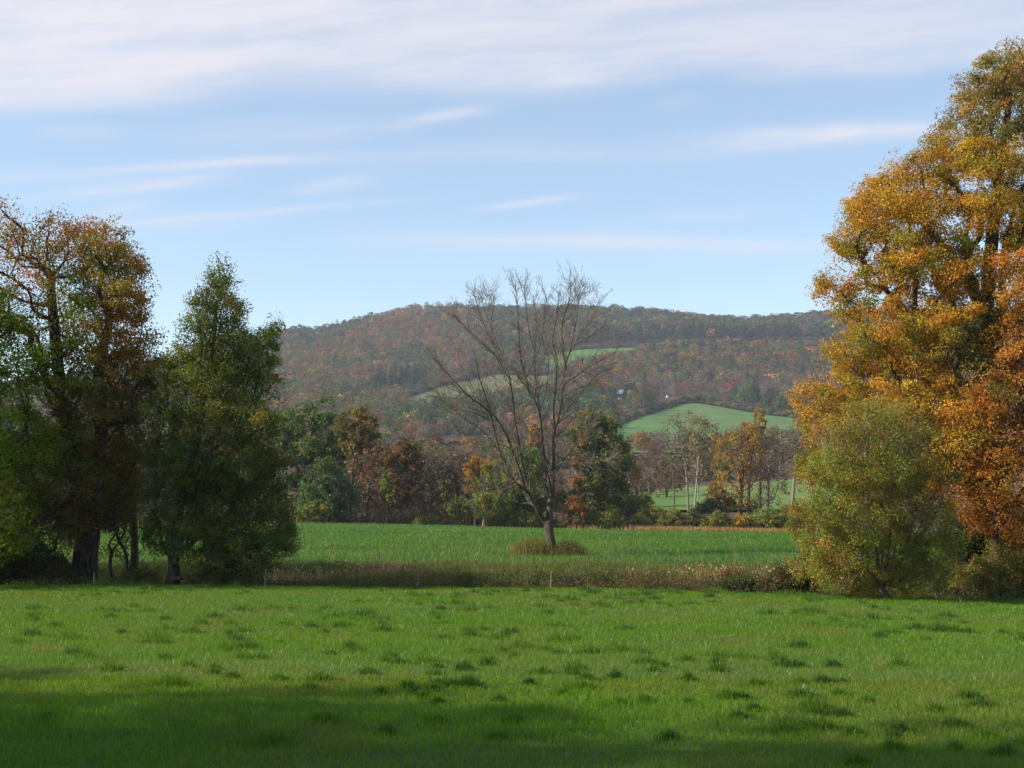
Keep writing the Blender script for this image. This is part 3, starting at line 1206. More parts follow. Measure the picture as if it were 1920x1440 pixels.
mid('green_tree', 'leafy green tree directly behind the fork of the bare tree', 196, 985,
    [(965, 860, 26), (990, 880, 34), (1000, 925, 36), (965, 915, 30), (985, 955, 34), (1030, 930, 28), (960, 955, 26)], [(3, (.10, .155, .025)), (2, (.15, .19, .03)), (1, (.08, .12, .025))], leaves=65, n=130, leaf=.38)
mid('gold_tree', 'narrow golden tree top showing behind the bare tree limbs', 228, 1004, [(1004, 806, 14), (1008, 822, 16), (1000, 840, 14)], GOLD, leaves=50, n=45, leaf=.36)
mid('olive_tree', 'tall dark olive tree right of the bare tree trunk', 197, 1128,
    [(1108, 792, 28), (1090, 820, 26), (1135, 815, 32), (1150, 850, 34), (1105, 860, 36), (1165, 880, 26), (1120, 895, 40), (1150, 920, 36), (1100, 935, 36), (1140, 955, 30), (1172, 930, 20)], DKOLIVE, leaves=70, n=190, leaf=.4, r_base=.34)
mid('flame_tree', 'slender orange tree in front of the tall olive tree', 192, 1082,
    [(1092, 826, 10), (1082, 870, 13), (1080, 905, 15), (1076, 940, 14), (1092, 955, 14)], FLAME, leaves=34, n=60, leaf=.34, r_base=.1)
mid('bush', 'red brown bush at the meadow edge right of the bare tree', 189, 1066, [(1062, 978, 12), (1075, 982, 13)], RUSSET, cat='bush', leaves=45, n=36, leaf=.24, r_base=.06)
mid('russet_tree', 'russet tree right of the tall olive tree', 262, 1192,
    [(1180, 880, 20), (1200, 895, 24), (1185, 915, 24), (1212, 910, 18)], RUSSET, leaves=28, n=70, leaf=.36)
mid('russet_tree', 'low russet brown tree over the near green pasture', 300, 1250,
    [(1235, 895, 20), (1255, 890, 22), (1275, 902, 20), (1240, 912, 20), (1215, 915, 16)], [(3, (.17, .085, .045)), (2, (.13, .10, .07))], leaves=24, n=80, leaf=.38)
mid('bare_tree', 'lone slim bare tree left of the white stemmed clump', 235, 1216,
    [(1216, 838, 10), (1206, 860, 14), (1228, 868, 12), (1216, 890, 14)], MAUVE, leaves=3, n=60, leaf=.25, twigs=3, bark=M_TWIG, bf=.2, r_base=.13)
mid('bare_tree', 'bare tree leaning outward beside the white stemmed clump', 226, 1291,
    [(1262, 800, 24), (1285, 790, 24), (1275, 835, 22), (1250, 830, 18), (1300, 820, 20)], MAUVE, leaves=5, n=120, leaf=.3, twigs=4, bark=M_TWIG_GREY, bf=.22, r_base=.17)
mid('white_stemmed_tree', 'pale stemmed thin tree of the pair over the near pasture, taller one', 222, 1301,
    [(1310, 800, 24), (1330, 810, 22), (1305, 845, 24), (1325, 850, 24), (1315, 885, 18)], [(2, (.2, .16, .05)), (2, (.17, .13, .06)), (1, (.13, .12, .05))], leaves=14, n=120, leaf=.32, twigs=4, bark=M_BIRCH, bf=.2, r_base=.13)
mid('white_stemmed_tree', 'shorter pale stemmed thin tree of the pair over the near pasture', 224, 1308,
    [(1300, 870, 18), (1316, 862, 18), (1322, 895, 16), (1295, 900, 14)], BROWN, leaves=10, n=70, leaf=.3, twigs=4, bark=M_BIRCH, bf=.2, r_base=.1)
mid('bare_tree', 'crooked bare trunk rising left of the yellow tree', 238, 1264,
    [(1250, 905, 14), (1270, 890, 14), (1262, 870, 12)], BROWN, leaves=6, n=50, leaf=.3, twigs=3, bark=M_TWIG, r_base=.12)
mid('yellow_tree', 'tall thin yellow olive tree with a stout grey trunk', 214, 1387,
    [(1395, 815, 24), (1365, 830, 26), (1385, 862, 30), (1352, 872, 26), (1412, 855, 24), (1370, 905, 28), (1405, 895, 24), (1352, 910, 20), (1420, 830, 16)],
    YELLOWOL, leaves=24, n=170, leaf=.34, twigs=2, bark=M_BARK_PALE, r_base=.3, bf=.3,
    stems=[[(1387, 962), (1390, 920), (1393, 880), (1388, 840), (1392, 810)], [(1392, 900), (1375, 870), (1358, 830), (1348, 800)]])
mid('orange_topped_tree', 'small orange topped tree showing above the yellow tree', 232, 1402, [(1404, 802, 13), (1398, 816, 12), (1412, 822, 14), (1430, 835, 14)], [(2, (.3, .14, .025)), (2, (.22, .12, .03))], leaves=34, n=50, leaf=.34)
mid('yellow_tree', 'spindly yellowish tree top rising highest above the yellow tree', 236, 1425, [(1422, 775, 12), (1424, 795, 14), (1420, 815, 14)], YELLOWOL, leaves=22, n=44, leaf=.32, twigs=3)
mid('bush', 'orange and yellow bush left of the stout grey trunk', 212, 1352, [(1340, 925, 20), (1358, 940, 20), (1332, 945, 14), (1372, 945, 15)], [(2, (.26, .13, .025)), (2, (.2, .15, .03))], cat='bush', leaves=45, n=70, leaf=.3, r_base=.08)
mid('thin_tree', 'brownish mauve thin tree right of the stout grey trunk', 212, 1437,
    [(1440, 822, 24), (1455, 850, 28), (1430, 870, 26), (1452, 900, 28), (1436, 930, 26), (1462, 930, 18)], [(3, (.14, .085, .055)), (2, (.12, .09, .06)), (1, (.17, .10, .03))], leaves=14, n=140, leaf=.28, twigs=4, bark=M_TWIG)
mid('bare_tree', 'mauve bare tree with two pale stems beside the olive shrub', 222, 1484,
    [(1492, 815, 24), (1508, 830, 26), (1490, 855, 26), (1515, 860, 24), (1500, 885, 22), (1478, 840, 16)], MAUVE, leaves=10, n=170, leaf=.28, twigs=5, bark=M_TWIG_GREY, bf=.25)
mid('orange_bush', 'small ochre bush in front of the near green pasture', 208, 1396, [(1395, 940, 12), (1410, 948, 12)], [(2, (.22, .12, .03)), (2, (.15, .11, .03))], cat='bush', leaves=35, n=30, leaf=.28, r_base=.06)

rt = np.random.default_rng(31)
for i in range(12):
    px = -40 + 47 * i + rt.uniform(-12, 12)
    top = rt.uniform(770, 850)
    ls = [(px + rt.uniform(-30, 30), top + 25 + rt.uniform(0, 130), rt.uniform(26, 40)) for _ in range(8)]
    mid('hedgerow_tree', 'tree of the far hedgerow half hidden behind the left trees', rt.uniform(198, 220), px, ls, [OAK, DKOLIVE, OLIVEBR, OAK][i % 4],
        leaves=70, n=110, leaf=.42, group='hedgerow trees half hidden behind the left trees')
for i in range(22):
    px = 545 + 640 * (i + rt.uniform(-.4, .4)) / 22
    top = float(np.interp(px, [545, 700, 800, 900, 1050, 1180], [880, 868, 862, 858, 872, 880])) + rt.uniform(-10, 12)
    ls = [(px + rt.uniform(-22, 22), top + 18 + rt.uniform(0, 70), rt.uniform(16, 26)) for _ in range(6)]
    mid('thicket_tree', 'thin brown tree in the thicket behind the meadow hedgerow', rt.uniform(226, 285), px, ls, [BROWN, RUSSET, MAUVE, BROWN][i % 4],
        leaves=20, n=70, leaf=.42, twigs=2, bark=M_TWIG, group='thin trees in the thicket behind the hedgerow')

for i in range(13):
    px = 1165 + 29 * i + rt.uniform(-9, 9)
    top = rt.uniform(846, 872)
    ls = [(px + rt.uniform(-15, 15), top + 10 + rt.uniform(0, 42), rt.uniform(9, 15)) for _ in range(6)]
    mid('thicket_tree', 'thin brown tree along the upper edge of the near pasture', rt.uniform(388, 420), px, ls, [MAUVE, RUSSET, BROWN, DKOLIVE][i % 4],
        leaves=24, n=60, leaf=.6, twigs=2, bark=M_TWIG, group='thin trees along the upper edge of the near pasture')

SHRUBS = [  # px, rows, half width, palette, label
    (945, 973, 34, 16, WILLOW, 'olive shrub in front of the yellow green tree'),
    (985, 976, 28, 15, WILLOW, 'olive shrub just left of the bare trunk'),
    (800, 975, 20, 9, WILLOW, 'lone low olive shrub at the meadow edge below bare brown trees'),
    (1108, 974, 26, 19, WILLOW, 'rounded olive green shrub, first right of the red brown bush'),
    (1148, 974, 22, 20, WILLOW, 'rounded olive shrub below the tall olive tree'),
    (1178, 964, 26, 28, [(2, (.09, .10, .03)), (2, (.12, .11, .035))], 'taller dull green shrub below the russet tree'),
    (1222, 972, 28, 24, WILLOW, 'broad olive shrub at the left end of the dry grass'),
    (1262, 976, 26, 22, WILLOW, 'olive shrub with brownish twigs behind the dry grass, left part'),
    (1300, 978, 28, 20, [(2, (.11, .12, .035)), (1, (.15, .11, .05))], 'dull olive shrub below the white stemmed pair'),
    (1345, 980, 28, 18, WILLOW, 'yellow olive shrub below the orange and yellow bush'),
    (1390, 982, 24, 16, YELLOWOL, 'yellow shrub at the foot of the stout grey trunk'),
    (1430, 978, 24, 22, YGREEN, 'brighter green shrub right of the stout grey trunk'),
    (1465, 976, 24, 24, WILLOW, 'tall olive shrub behind the right end of the dry grass'),
    (1492, 970, 18, 26, RUSSET, 'reddish brown shrub next to the big olive shrub'),
    (1330, 952, 26, 16, [(3, (.10, .11, .045)), (1, (.14, .12, .05))], 'grey green shrub left of the stout grey trunk'),
    (1200, 940, 18, 14, DKOLIVE, 'dark shrub at the left end of the near pasture'),
]
for (px, row, hw, hh, pal, lab) in SHRUBS:
    Ys = 182 + (1000 - row) * .42
    mid('shrub', lab, Ys, px, [(px - hw * .5, row + 2, hh * .8), (px, row - hh * .25, hh * .85), (px + hw * .5, row + 1, hh * .8), (px + hw * .9, row + hh * .4, hh * .55), (px - hw * .9, row + hh * .4, hh * .55)],
        pal, cat='shrub', leaves=42, n=80, leaf=.26, r_base=.06, tipr=.012, group='shrubs along the far side of the meadow', twigs=1, clu=.55)


# ------------------------------------------------------------------ the big bare tree
BY = 76.0


def bare_tree():
    r = np.random.default_rng(42)
    b = ground_pt(1036, BY)
    root = thing('bare_tree', 'tall leafless tree with forked trunk standing alone in the meadow', 'tree', b)
    trunk = [(1036, 1034), (1034, 1020), (1031, 1004), (1029, 985), (1030, 965), (1033, 935)]
    S = rooted(trunk, BY, 0.0)
    mb = MB()
    k = BY / FPX
    w = np.interp(np.linspace(0, 1, len(S)), [0, .12, .3, .6, 1], [11.5 * k, 9.2 * k, 8.2 * k, 8.6 * k, 6.0 * k])
    tube(mb, S, w, 14, flute=.05)
    mb.build('trunk', M_BARK_PALE, root, smooth=True, loc=b)
    # limb: list of pixel points, start radius px, end radius px, depth drift
    LIMBS = [
        ([(1028, 990), (1019, 975), (1006, 956), (992, 930), (977, 912), (965, 904), (955, 888), (948, 872), (937, 846), (926, 801), (919, 766), (905, 730), (898, 705), (893, 668)], 6.0, .8, -1.5),
        ([(998, 941), (990, 914), (985, 888), (977, 846), (966, 793), (961, 755), (958, 713), (950, 690), (933, 663), (917, 626), (898, 584), (889, 549)], 4.6, .7, 1.2),
        ([(984, 925), (979, 898), (963, 851), (953, 824), (932, 787), (903, 761), (883, 747), (852, 715), (831, 690), (815, 672)], 4.0, .7, -2.5),
        ([(1031, 980), (1032, 960), (1031, 925), (1024, 888), (1019, 832), (1011, 780), (1002, 750), (992, 734), (985, 709), (977, 678), (976, 636), (971, 574), (967, 530)], 5.4, .8, .8),
        ([(1010, 768), (1009, 745), (1008, 730), (1003, 705), (1002, 657), (1005, 605), (1000, 556)], 3.2, .7, 2.4),
        ([(1025, 885), (1021, 862), (1006, 832), (990, 806), (974, 787), (958, 770), (935, 752), (912, 735)], 2.6, .6, 3.0),
        ([(1031, 965), (1036, 945), (1039, 911), (1040, 872), (1040, 819), (1045, 796), (1053, 766), (1054, 730), (1060, 688), (1054, 659), (1056, 605), (1067, 563), (1069, 526)], 6.0, .8, -.8),
        ([(1040, 815), (1039, 790), (1039, 767), (1044, 720), (1042, 674), (1036, 640), (1045, 590), (1048, 548)], 3.4, .7, -2.6),
        ([(1059, 692), (1063, 672), (1077, 647), (1090, 622), (1112, 597), (1124, 560)], 2.2, .6, 1.8),
        ([(1054, 732), (1062, 716), (1081, 705), (1112, 684), (1154, 659)], 1.8, .5, -2.2),
        ([(1043, 880), (1050, 872), (1074, 840), (1087, 819), (1110, 800)], 2.4, .8, -1.8),
        ([(1042, 884), (1055, 876), (1084, 873), (1126, 871), (1150, 866)], 1.7, .5, 1.5),
        ([(1033, 852), (1045, 855), (1061, 861), (1087, 867), (1125, 862), (1148, 868)], 1.7, .5, -3.0),
        ([(1051, 752), (1060, 742), (1092, 726), (1132, 718)], 1.5, .5, 3.0),
        ([(1039, 818), (1060, 817), (1085, 818), (1118, 822)], 1.5, .5, 2.4),
        ([(988, 890), (977, 897), (942, 906), (905, 914), (880, 914)], 1.8, .5, -2.6),
        ([(957, 840), (950, 837), (929, 830), (911, 820), (882, 816), (850, 808), (825, 806)], 1.9, .5, 2.2),
        ([(935, 789), (915, 786), (890, 775), (860, 768), (835, 772)], 1.5, .5, -3.5),
        ([(985, 709), (1000, 680), (1015, 640), (1022, 590), (1024, 552)], 1.8, .6, -2.0),
        ([(958, 713), (948, 700), (935, 672), (905, 645), (870, 610), (848, 590)], 1.8, .5, -3.0),
        ([(933, 663), (925, 640), (922, 605), (925, 570), (920, 545)], 1.5, .5, 2.2),
        ([(1056, 605), (1070, 590), (1085, 565), (1096, 540)], 1.3, .5, -1.5),
        ([(1042, 674), (1030, 655), (1022, 630), (1012, 600)], 1.3, .5, 1.5),
        ([(950, 690), (936, 655), (920, 612), (908, 575), (903, 545)], 1.3, .5, 2.6),
        ([(1002, 657), (992, 620), (986, 575), (984, 535)], 1.3, .5, -2.2),
        ([(1060, 688), (1072, 645), (1082, 595), (1086, 548)], 1.4, .5, -2.8),
        ([(1042, 800), (1064, 768), (1090, 735), (1120, 703), (1143, 690)], 1.5, .5, 2.8),
        ([(903, 761), (882, 718), (864, 682), (850, 636)], 1.3, .5, 2.0),
        ([(1077, 647), (1100, 634), (1132, 612)], 1.1, .5, 2.2),
        ([(937, 846), (905, 808), (872, 784), (838, 760), (818, 735)], 1.4, .5, -2.0),
        ([(977, 846), (958, 800), (940, 760), (930, 722), (918, 690)], 1.5, .5, 3.2),
        ([(1010, 780), (1022, 740), (1028, 700), (1026, 660)], 1.3, .5, -3.0),
    ]

    def side(mbx, p, d, L, rad, lvl):
        n = 6 if lvl == 1 else 4 if lvl == 2 else 3
        pts = [p]
        q = p.copy()
        dd = unit(d)
        for i in range(n):
            dd = unit(dd + np.array([0, 0, .085]) + r.normal(size=3) * (.10 if lvl == 1 else .08))
            q = q + dd * L / n
            pts.append(q.copy())
        pts = np.array(pts)
        rr = np.linspace(rad, max(rad * .4, .0060), n + 1)
        tube(mbx, pts, rr, 4 if rad > .02 else 3)
        if lvl >= 3 or (lvl == 2 and L < .35):
            return
        m = int(L * (2.6 if lvl == 1 else 3.4)) + 1
        for j in range(m):
            t = (.15 + .8 * (j + r.uniform(0, 1)) / m) * n
            i = min(int(t), n - 1)
            pp = pts[i] + (pts[i + 1] - pts[i]) * (t - i)
            ax = unit(pts[i + 1] - pts[i])
            pr = unit(np.cross(ax, r.normal(size=3)))
            a = r.uniform(.5, 1.0)
            side(mbx, pp, ax * cos(a) + pr * sin(a), L * r.uniform(.28, .5) * (1.15 - .5 * t / n), max(rad * .5, .0074), lvl + 1)

    for li, (pts, r0, r1, drift) in enumerate(LIMBS):
        n = len(pts)
        Y = BY + drift * np.linspace(0, 1, n) ** 1.3 + np.concatenate([[0], r.normal(size=n - 1) * .16])
        Pp = np.array([at(px + (r.normal() * 1.2 if q_ > 1 else 0), row, y) for q_, ((px, row), y) in enumerate(zip(pts, Y))])
        S = smooth_path(Pp, 4)
        t = np.linspace(0, 1, len(S))
        rad = (r0 + (r1 - r0) * t ** .8) * k * .72
        mb = MB()
        tube(mb, S, rad, 8 if r0 > 3 else 6)
        limb = mb.build('limb', M_BARK_PALE, root, smooth=True, loc=b)
        mt = MB()
        seglen = np.linalg.norm(np.diff(S, axis=0), axis=1)
        tot = seglen.sum()
        m = int(tot / .25)
        for j in range(m):
            t = 1 - r.uniform(0, 1) ** 1.15 * .84
            f = t * (len(S) - 1)
            i = min(int(f), len(S) - 2)
            p = S[i] + (S[i + 1] - S[i]) * (f - i)
            ax = unit(S[i + 1] - S[i])
            pr = unit(np.cross(ax, r.normal(size=3)))
            a = r.uniform(.4, .85)
            L = r.uniform(.8, 2.6) * (1.15 - .6 * t) * (1 if r0 > 3 else .75)
            side(mt, p, ax * cos(a) + pr * sin(a), L, max(.009, np.interp(f, np.arange(len(S)), rad) * .38), 1)
        # the limb's own end breaks up into fine twigs
        for j in range(int(tot / .55)):
            t = r.uniform(.62, .99)
            f = t * (len(S) - 1)
            i = min(int(f), len(S) - 2)
            p = S[i] + (S[i + 1] - S[i]) * (f - i)
            ax = unit(S[i + 1] - S[i])
            pr = unit(np.cross(ax, r.normal(size=3)))
            a = r.uniform(.4, .9)
            side(mt, p, ax * cos(a) + pr * sin(a) + np.array([0, 0, .12]), r.uniform(.9, 1.7) * (1.35 - .55 * t), .0115, 1)
        for j in range(4):
            side(mt, S[-1 - 2 * j], unit(S[-1] - S[-3]) + r.normal(size=3) * .42, r.uniform(.6, 1.1), .010, 1)
        mt.build('twigs', M_TWIG_TAN, limb, loc=b)
    return root


bare_tree()


# ------------------------------------------------------------------ trees of the near fence line, left
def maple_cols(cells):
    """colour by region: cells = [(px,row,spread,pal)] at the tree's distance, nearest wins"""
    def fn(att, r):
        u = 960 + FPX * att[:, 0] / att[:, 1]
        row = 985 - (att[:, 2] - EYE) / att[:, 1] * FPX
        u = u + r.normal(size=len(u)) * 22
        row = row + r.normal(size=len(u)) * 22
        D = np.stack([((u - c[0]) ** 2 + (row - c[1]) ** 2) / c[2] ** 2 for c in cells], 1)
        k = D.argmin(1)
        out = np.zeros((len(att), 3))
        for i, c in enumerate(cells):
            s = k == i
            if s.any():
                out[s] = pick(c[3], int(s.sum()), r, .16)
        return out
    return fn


RUSTY = [(3, (.29, .15, .028)), (2, (.33, .15, .026)), (3, (.22, .165, .022))]
GREENY = [(3, (.15, .20, .016)), (2, (.19, .20, .018)), (1, (.28, .21, .02))]
BRIGHTG = [(3, (.19, .28, .014)), (2, (.25, .31, .018)), (1, (.12, .19, .014))]
MIXED = [(2, (.24, .19, .02)), (2, (.32, .17, .022)), (1, (.16, .19, .018))]
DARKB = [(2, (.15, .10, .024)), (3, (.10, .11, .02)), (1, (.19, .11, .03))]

LY = 54.0
build_tree('maple_tree', 'large rust and green maple with thick dark trunk at field edge', 'tree', ground_pt(158, LY),
           [rooted([(158, 1096), (160, 1040), (165, 985), (150, 920), (130, 850), (118, 780), (110, 700), (100, 600), (95, 520)], LY, .3, 1),
            stem_px([(165, 985), (185, 900), (190, 800), (185, 700), (205, 600), (215, 510)], LY + .5, .5, 2),
            stem_px([(150, 920), (95, 830), (40, 720), (10, 600), (15, 500)], LY - .3, .5, 3)],
           px_lobes([(15, 435, 42), (60, 470, 40), (92, 435, 34), (150, 462, 44), (215, 465, 40), (238, 505, 34), (62, 530, 55), (130, 540, 52), (205, 545, 55), (250, 575, 32),
                     (175, 625, 60), (100, 620, 55), (250, 640, 38), (20, 580, 50), (205, 700, 52), (268, 682, 32), (120, 700, 55), (-50, 470, 60), (-60, 600, 60),
                     (160, 770, 50), (225, 770, 42), (270, 720, 26), (130, 925, 48), (90, 960, 38), (190, 905, 44), (60, 930, 36), (230, 840, 34), (150, 850, 46), (90, 860, 44), (200, 960, 34), (150, 985, 32), (120, 790, 50)], LY, .75, 3)
           + px_lobes([(150, 900, 36), (135, 820, 36), (165, 960, 34), (120, 1000, 26), (110, 740, 40), (180, 700, 40)], LY - 2.2, .2, 23),
           None, 201, 600, .54, 200, .64, .10, .46, .012, squash=.55, bf=.3, start=.42, twigs=2, flare=.5,
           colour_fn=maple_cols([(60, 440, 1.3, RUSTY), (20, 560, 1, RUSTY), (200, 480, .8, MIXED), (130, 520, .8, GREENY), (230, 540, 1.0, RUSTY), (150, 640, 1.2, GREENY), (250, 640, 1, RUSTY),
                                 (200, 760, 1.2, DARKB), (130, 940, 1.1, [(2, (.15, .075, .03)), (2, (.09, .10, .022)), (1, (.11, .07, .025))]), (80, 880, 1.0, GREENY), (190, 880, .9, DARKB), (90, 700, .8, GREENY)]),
           bare_top=lambda a: np.where((960 + FPX * a[:, 0] / a[:, 1] < 120) & (a[:, 2] > 6.5), .42, 1.0))
build_tree('maple_tree', 'bright yellow green leafy tree at the left border of the photo', 'tree', ground_pt(-40, LY - 2),
           [rooted([(-40, 1096), (-38, 980), (-30, 850), (-20, 720), (-25, 620)], LY - 2, .3, 11)],
           px_lobes([(0, 620, 45), (35, 680, 50), (-40, 580, 60), (15, 770, 60), (50, 840, 50), (0, 880, 60), (-70, 700, 80), (30, 950, 50), (-60, 850, 80), (-20, 1000, 55), (45, 1010, 30)], LY - 2, .7, 4),
           BRIGHTG, 202, 300, .6, 220, .7, .115, .32, .012, twigs=1)
build_tree('understory_tree', 'leaning dark trunk with thin brown leaves left of the thick trunk', 'tree', ground_pt(52, LY - .5),
           [rooted([(52, 1096), (62, 1065), (82, 1035), (110, 1030), (125, 1015)], LY - .5, .1, 12),
            stem_px([(62, 1065), (50, 1020), (30, 1018), (12, 1022)], LY - .3, .2, 13)],
           px_lobes([(20, 1000, 26), (60, 985, 28), (105, 990, 26), (35, 1045, 22), (110, 1060, 18), (85, 1050, 18)], LY - .5, .6, 5),
           [(2, (.075, .075, .02)), (1, (.12, .07, .025)), (1, (.1, .13, .025))], 203, 90, .36, 40, .38, .11, .2, .009, start=.3, twigs=1)
build_tree('brown_tree', 'thin dull brown tree filling the gap between maple and birch', 'tree', ground_pt(252, LY + 3),
           [rooted([(252, 1090), (250, 980), (235, 880), (228, 780), (235, 700)], LY + 3, .3, 14)],
           px_lobes([(235, 680, 34), (262, 700, 30), (215, 740, 38), (265, 745, 28), (235, 800, 42), (215, 860, 38), (255, 870, 36), (225, 930, 34)], LY + 3, .8, 6),
           [(3, (.15, .085, .028)), (2, (.10, .08, .025)), (1, (.19, .10, .03))], 204, 230, .5, 120, .6, .11, .16, .010, twigs=3)
BIRCH = [(4, (.09, .13, .024)), (2, (.13, .16, .026)), (1, (.21, .20, .03))]
BIRCHY = [(3, (.155, .18, .022)), (1, (.28, .24, .03)), (2, (.11, .14, .022))]
BIRCH_SHADED = [(4, (.065, .095, .018)), (2, (.09, .115, .02)), (1, (.15, .14, .03))]  # lower crown: birch leaf colours darkened, its shade put into the colour
BIY = 52.0
build_tree('birch_tree', 'pointed dark green tree with drooping leaves, right of the rusty maple', 'tree', ground_pt(320, BIY),
           [rooted([(325, 1098), (326, 1050), (330, 990), (350, 900), (375, 800), (395, 680), (405, 590), (411, 515)], BIY, .2, 15),
            stem_px([(326, 1060), (345, 1000), (380, 930), (430, 850), (470, 760), (490, 690)], BIY - .6, .3, 16),
            stem_px([(326, 1070), (300, 1000), (290, 920), (300, 820), (325, 720)], BIY + .6, .3, 17),
            stem_px([(328, 1085), (370, 1078), (420, 1062), (465, 1048)], BIY - .4, .2, 18)],
           px_lobes([(412, 500, 9), (420, 518, 11), (406, 516, 11), (411, 532, 16), (400, 560, 28), (430, 575, 26), (384, 612, 26), (428, 618, 32), (352, 655, 28), (405, 660, 44), (462, 646, 24), (502, 636, 20), (523, 618, 11), (455, 690, 40), (495, 670, 30),
                     (400, 710, 52), (335, 700, 38), (505, 712, 22), (340, 760, 44), (440, 770, 55), (490, 790, 34), (390, 790, 50), (310, 840, 44), (370, 860, 60), (460, 860, 55), (505, 870, 30),
                     (320, 930, 46), (400, 935, 66), (480, 935, 48), (515, 960, 34), (535, 1005, 26), (450, 1005, 50), (500, 1020, 36), (370, 1000, 50), (300, 1000, 34), (475, 1050, 28), (420, 1045, 30), (300, 770, 28)], BIY, .7, 7),
           None, 205, 860, .42, 190, .48, .085, .22, .010, bf=.4, start=.12, twigs=2, droop=.45, up=.2,
           colour_fn=maple_cols([(410, 560, 1.2, BIRCH), (370, 690, .8, BIRCHY), (480, 700, 1, BIRCH), (400, 780, .6, BIRCHY), (330, 850, .9, BIRCH_SHADED), (470, 870, 1, BIRCH_SHADED), (400, 960, 1.2, BIRCH_SHADED), (500, 1000, 1, BIRCH_SHADED), (330, 980, 1, BIRCH_SHADED)]))
for (px, lean, lab, sd) in ((214, 18, 'thin twisted sapling just right of the thick maple trunk', 1), (232, -14, 'forked sapling between maple trunk and pointed green tree', 2)):
    YY = LY - 1.5 + sd * .3
    build_tree('sapling', lab, 'sapling', ground_pt(px, YY),
               [rooted([(px, 1098), (px - lean * .4, 1065), (px - lean * .2, 1035), (px + lean, 1000), (px + lean * 1.4, 950)], YY, .1, 20 + sd)],
               px_lobes([(px, 1000, 22), (px + lean, 960, 24), (px - lean * .5, 1035, 18), (px + lean, 930, 18)], YY, .8, 8),
               [(2, (.09, .11, .025)), (1, (.13, .10, .025))], 210 + sd, 50, .3, 16, .34, .10, .07, .007, twigs=2, start=.15)

# ------------------------------------------------------------------ trees of the near fence line, right
RY = 55.0
GOLDOL = [(3, (.44, .25, .024)), (3, (.38, .245, .024)), (1, (.45, .215, .024)), (1, (.28, .235, .024))]
OLIVE = [(3, (.32, .225, .02)), (3, (.40, .24, .02)), (1, (.21, .21, .02)), (1, (.45, .225, .022))]
TOPC = [(3, (.26, .20, .05)), (2, (.36, .20, .045)), (1, (.19, .19, .04))]
ORANGE = [(3, (.40, .19, .026)), (2, (.38, .16, .026)), (2, (.38, .22, .026))]
build_tree('maple_tree', 'huge golden maple towering at the right, its top highest of all', 'tree', ground_pt(1862, RY),
           [rooted([(1862, 1090), (1860, 980), (1855, 860), (1850, 720), (1850, 600), (1858, 480), (1870, 360), (1885, 260), (1895, 160)], RY, .3, 31),
            stem_px([(1855, 860), (1820, 780), (1780, 700), (1720, 620), (1680, 560)], RY - .5, .6, 32),
            stem_px([(1850, 720), (1875, 600), (1882, 480), (1905, 380)], RY + .6, .3, 33),
            stem_px([(1850, 600), (1800, 500), (1740, 430), (1700, 390)], RY - .6, .5, 34),
            stem_px([(1860, 960), (1790, 880), (1700, 810), (1600, 780)], RY - .4, .5, 35)],
           px_lobes([(1905, 125, 42), (1845, 160, 38), (1880, 215, 62), (1812, 245, 46), (1775, 300, 50), (1850, 320, 70), (1715, 345, 54), (1655, 365, 42), (1622, 410, 36), (1700, 430, 64), (1790, 440, 80),
                     (1890, 430, 66), (1655, 500, 54), (1600, 455, 28), (1580, 525, 28), (1610, 560, 26), (1725, 545, 74), (1820, 560, 60), (1640, 640, 56), (1600, 650, 38), (1700, 670, 76), (1790, 650, 70), (1610, 715, 44), (1535, 740, 30),
                     (1545, 780, 26), (1570, 830, 36), (1650, 780, 60), (1740, 760, 72), (1545, 890, 24), (1700, 860, 66), (1790, 850, 60), (1620, 880, 50), (1960, 220, 80), (1985, 380, 100), (1990, 560, 90), (1900, 640, 50)], RY, .7, 9)
           + px_lobes([(1850, 370, 50), (1800, 520, 50), (1760, 620, 60), (1830, 610, 36), (1840, 700, 55), (1760, 700, 60), (1880, 290, 50), (1680, 770, 60), (1820, 790, 60), (1720, 480, 50), (1660, 600, 50)], RY - 3.2, .3, 19),
           None, 221, 1000, .52, 270, .66, .098, .62, .013, bf=.3, start=.2, twigs=1, squash=.55,
           colour_fn=maple_cols([(1880, 160, 1.3, TOPC), (1820, 300, 1.2, OLIVE), (1700, 380, 1, GOLDOL), (1640, 470, .9, OLIVE), (1800, 440, 1.2, OLIVE), (1740, 560, 1.1, GOLDOL), (1600, 540, .8, OLIVE),
                                 (1680, 680, 1.4, GOLDOL), (1560, 760, .8, GOLDOL), (1620, 640, .7, OLIVE), (1750, 780, 1.1, GOLDOL), (1880, 520, 1, OLIVE), (1840, 680, .6, [(1, (.12, .13, .03)), (1, (.2, .14, .03))])]))
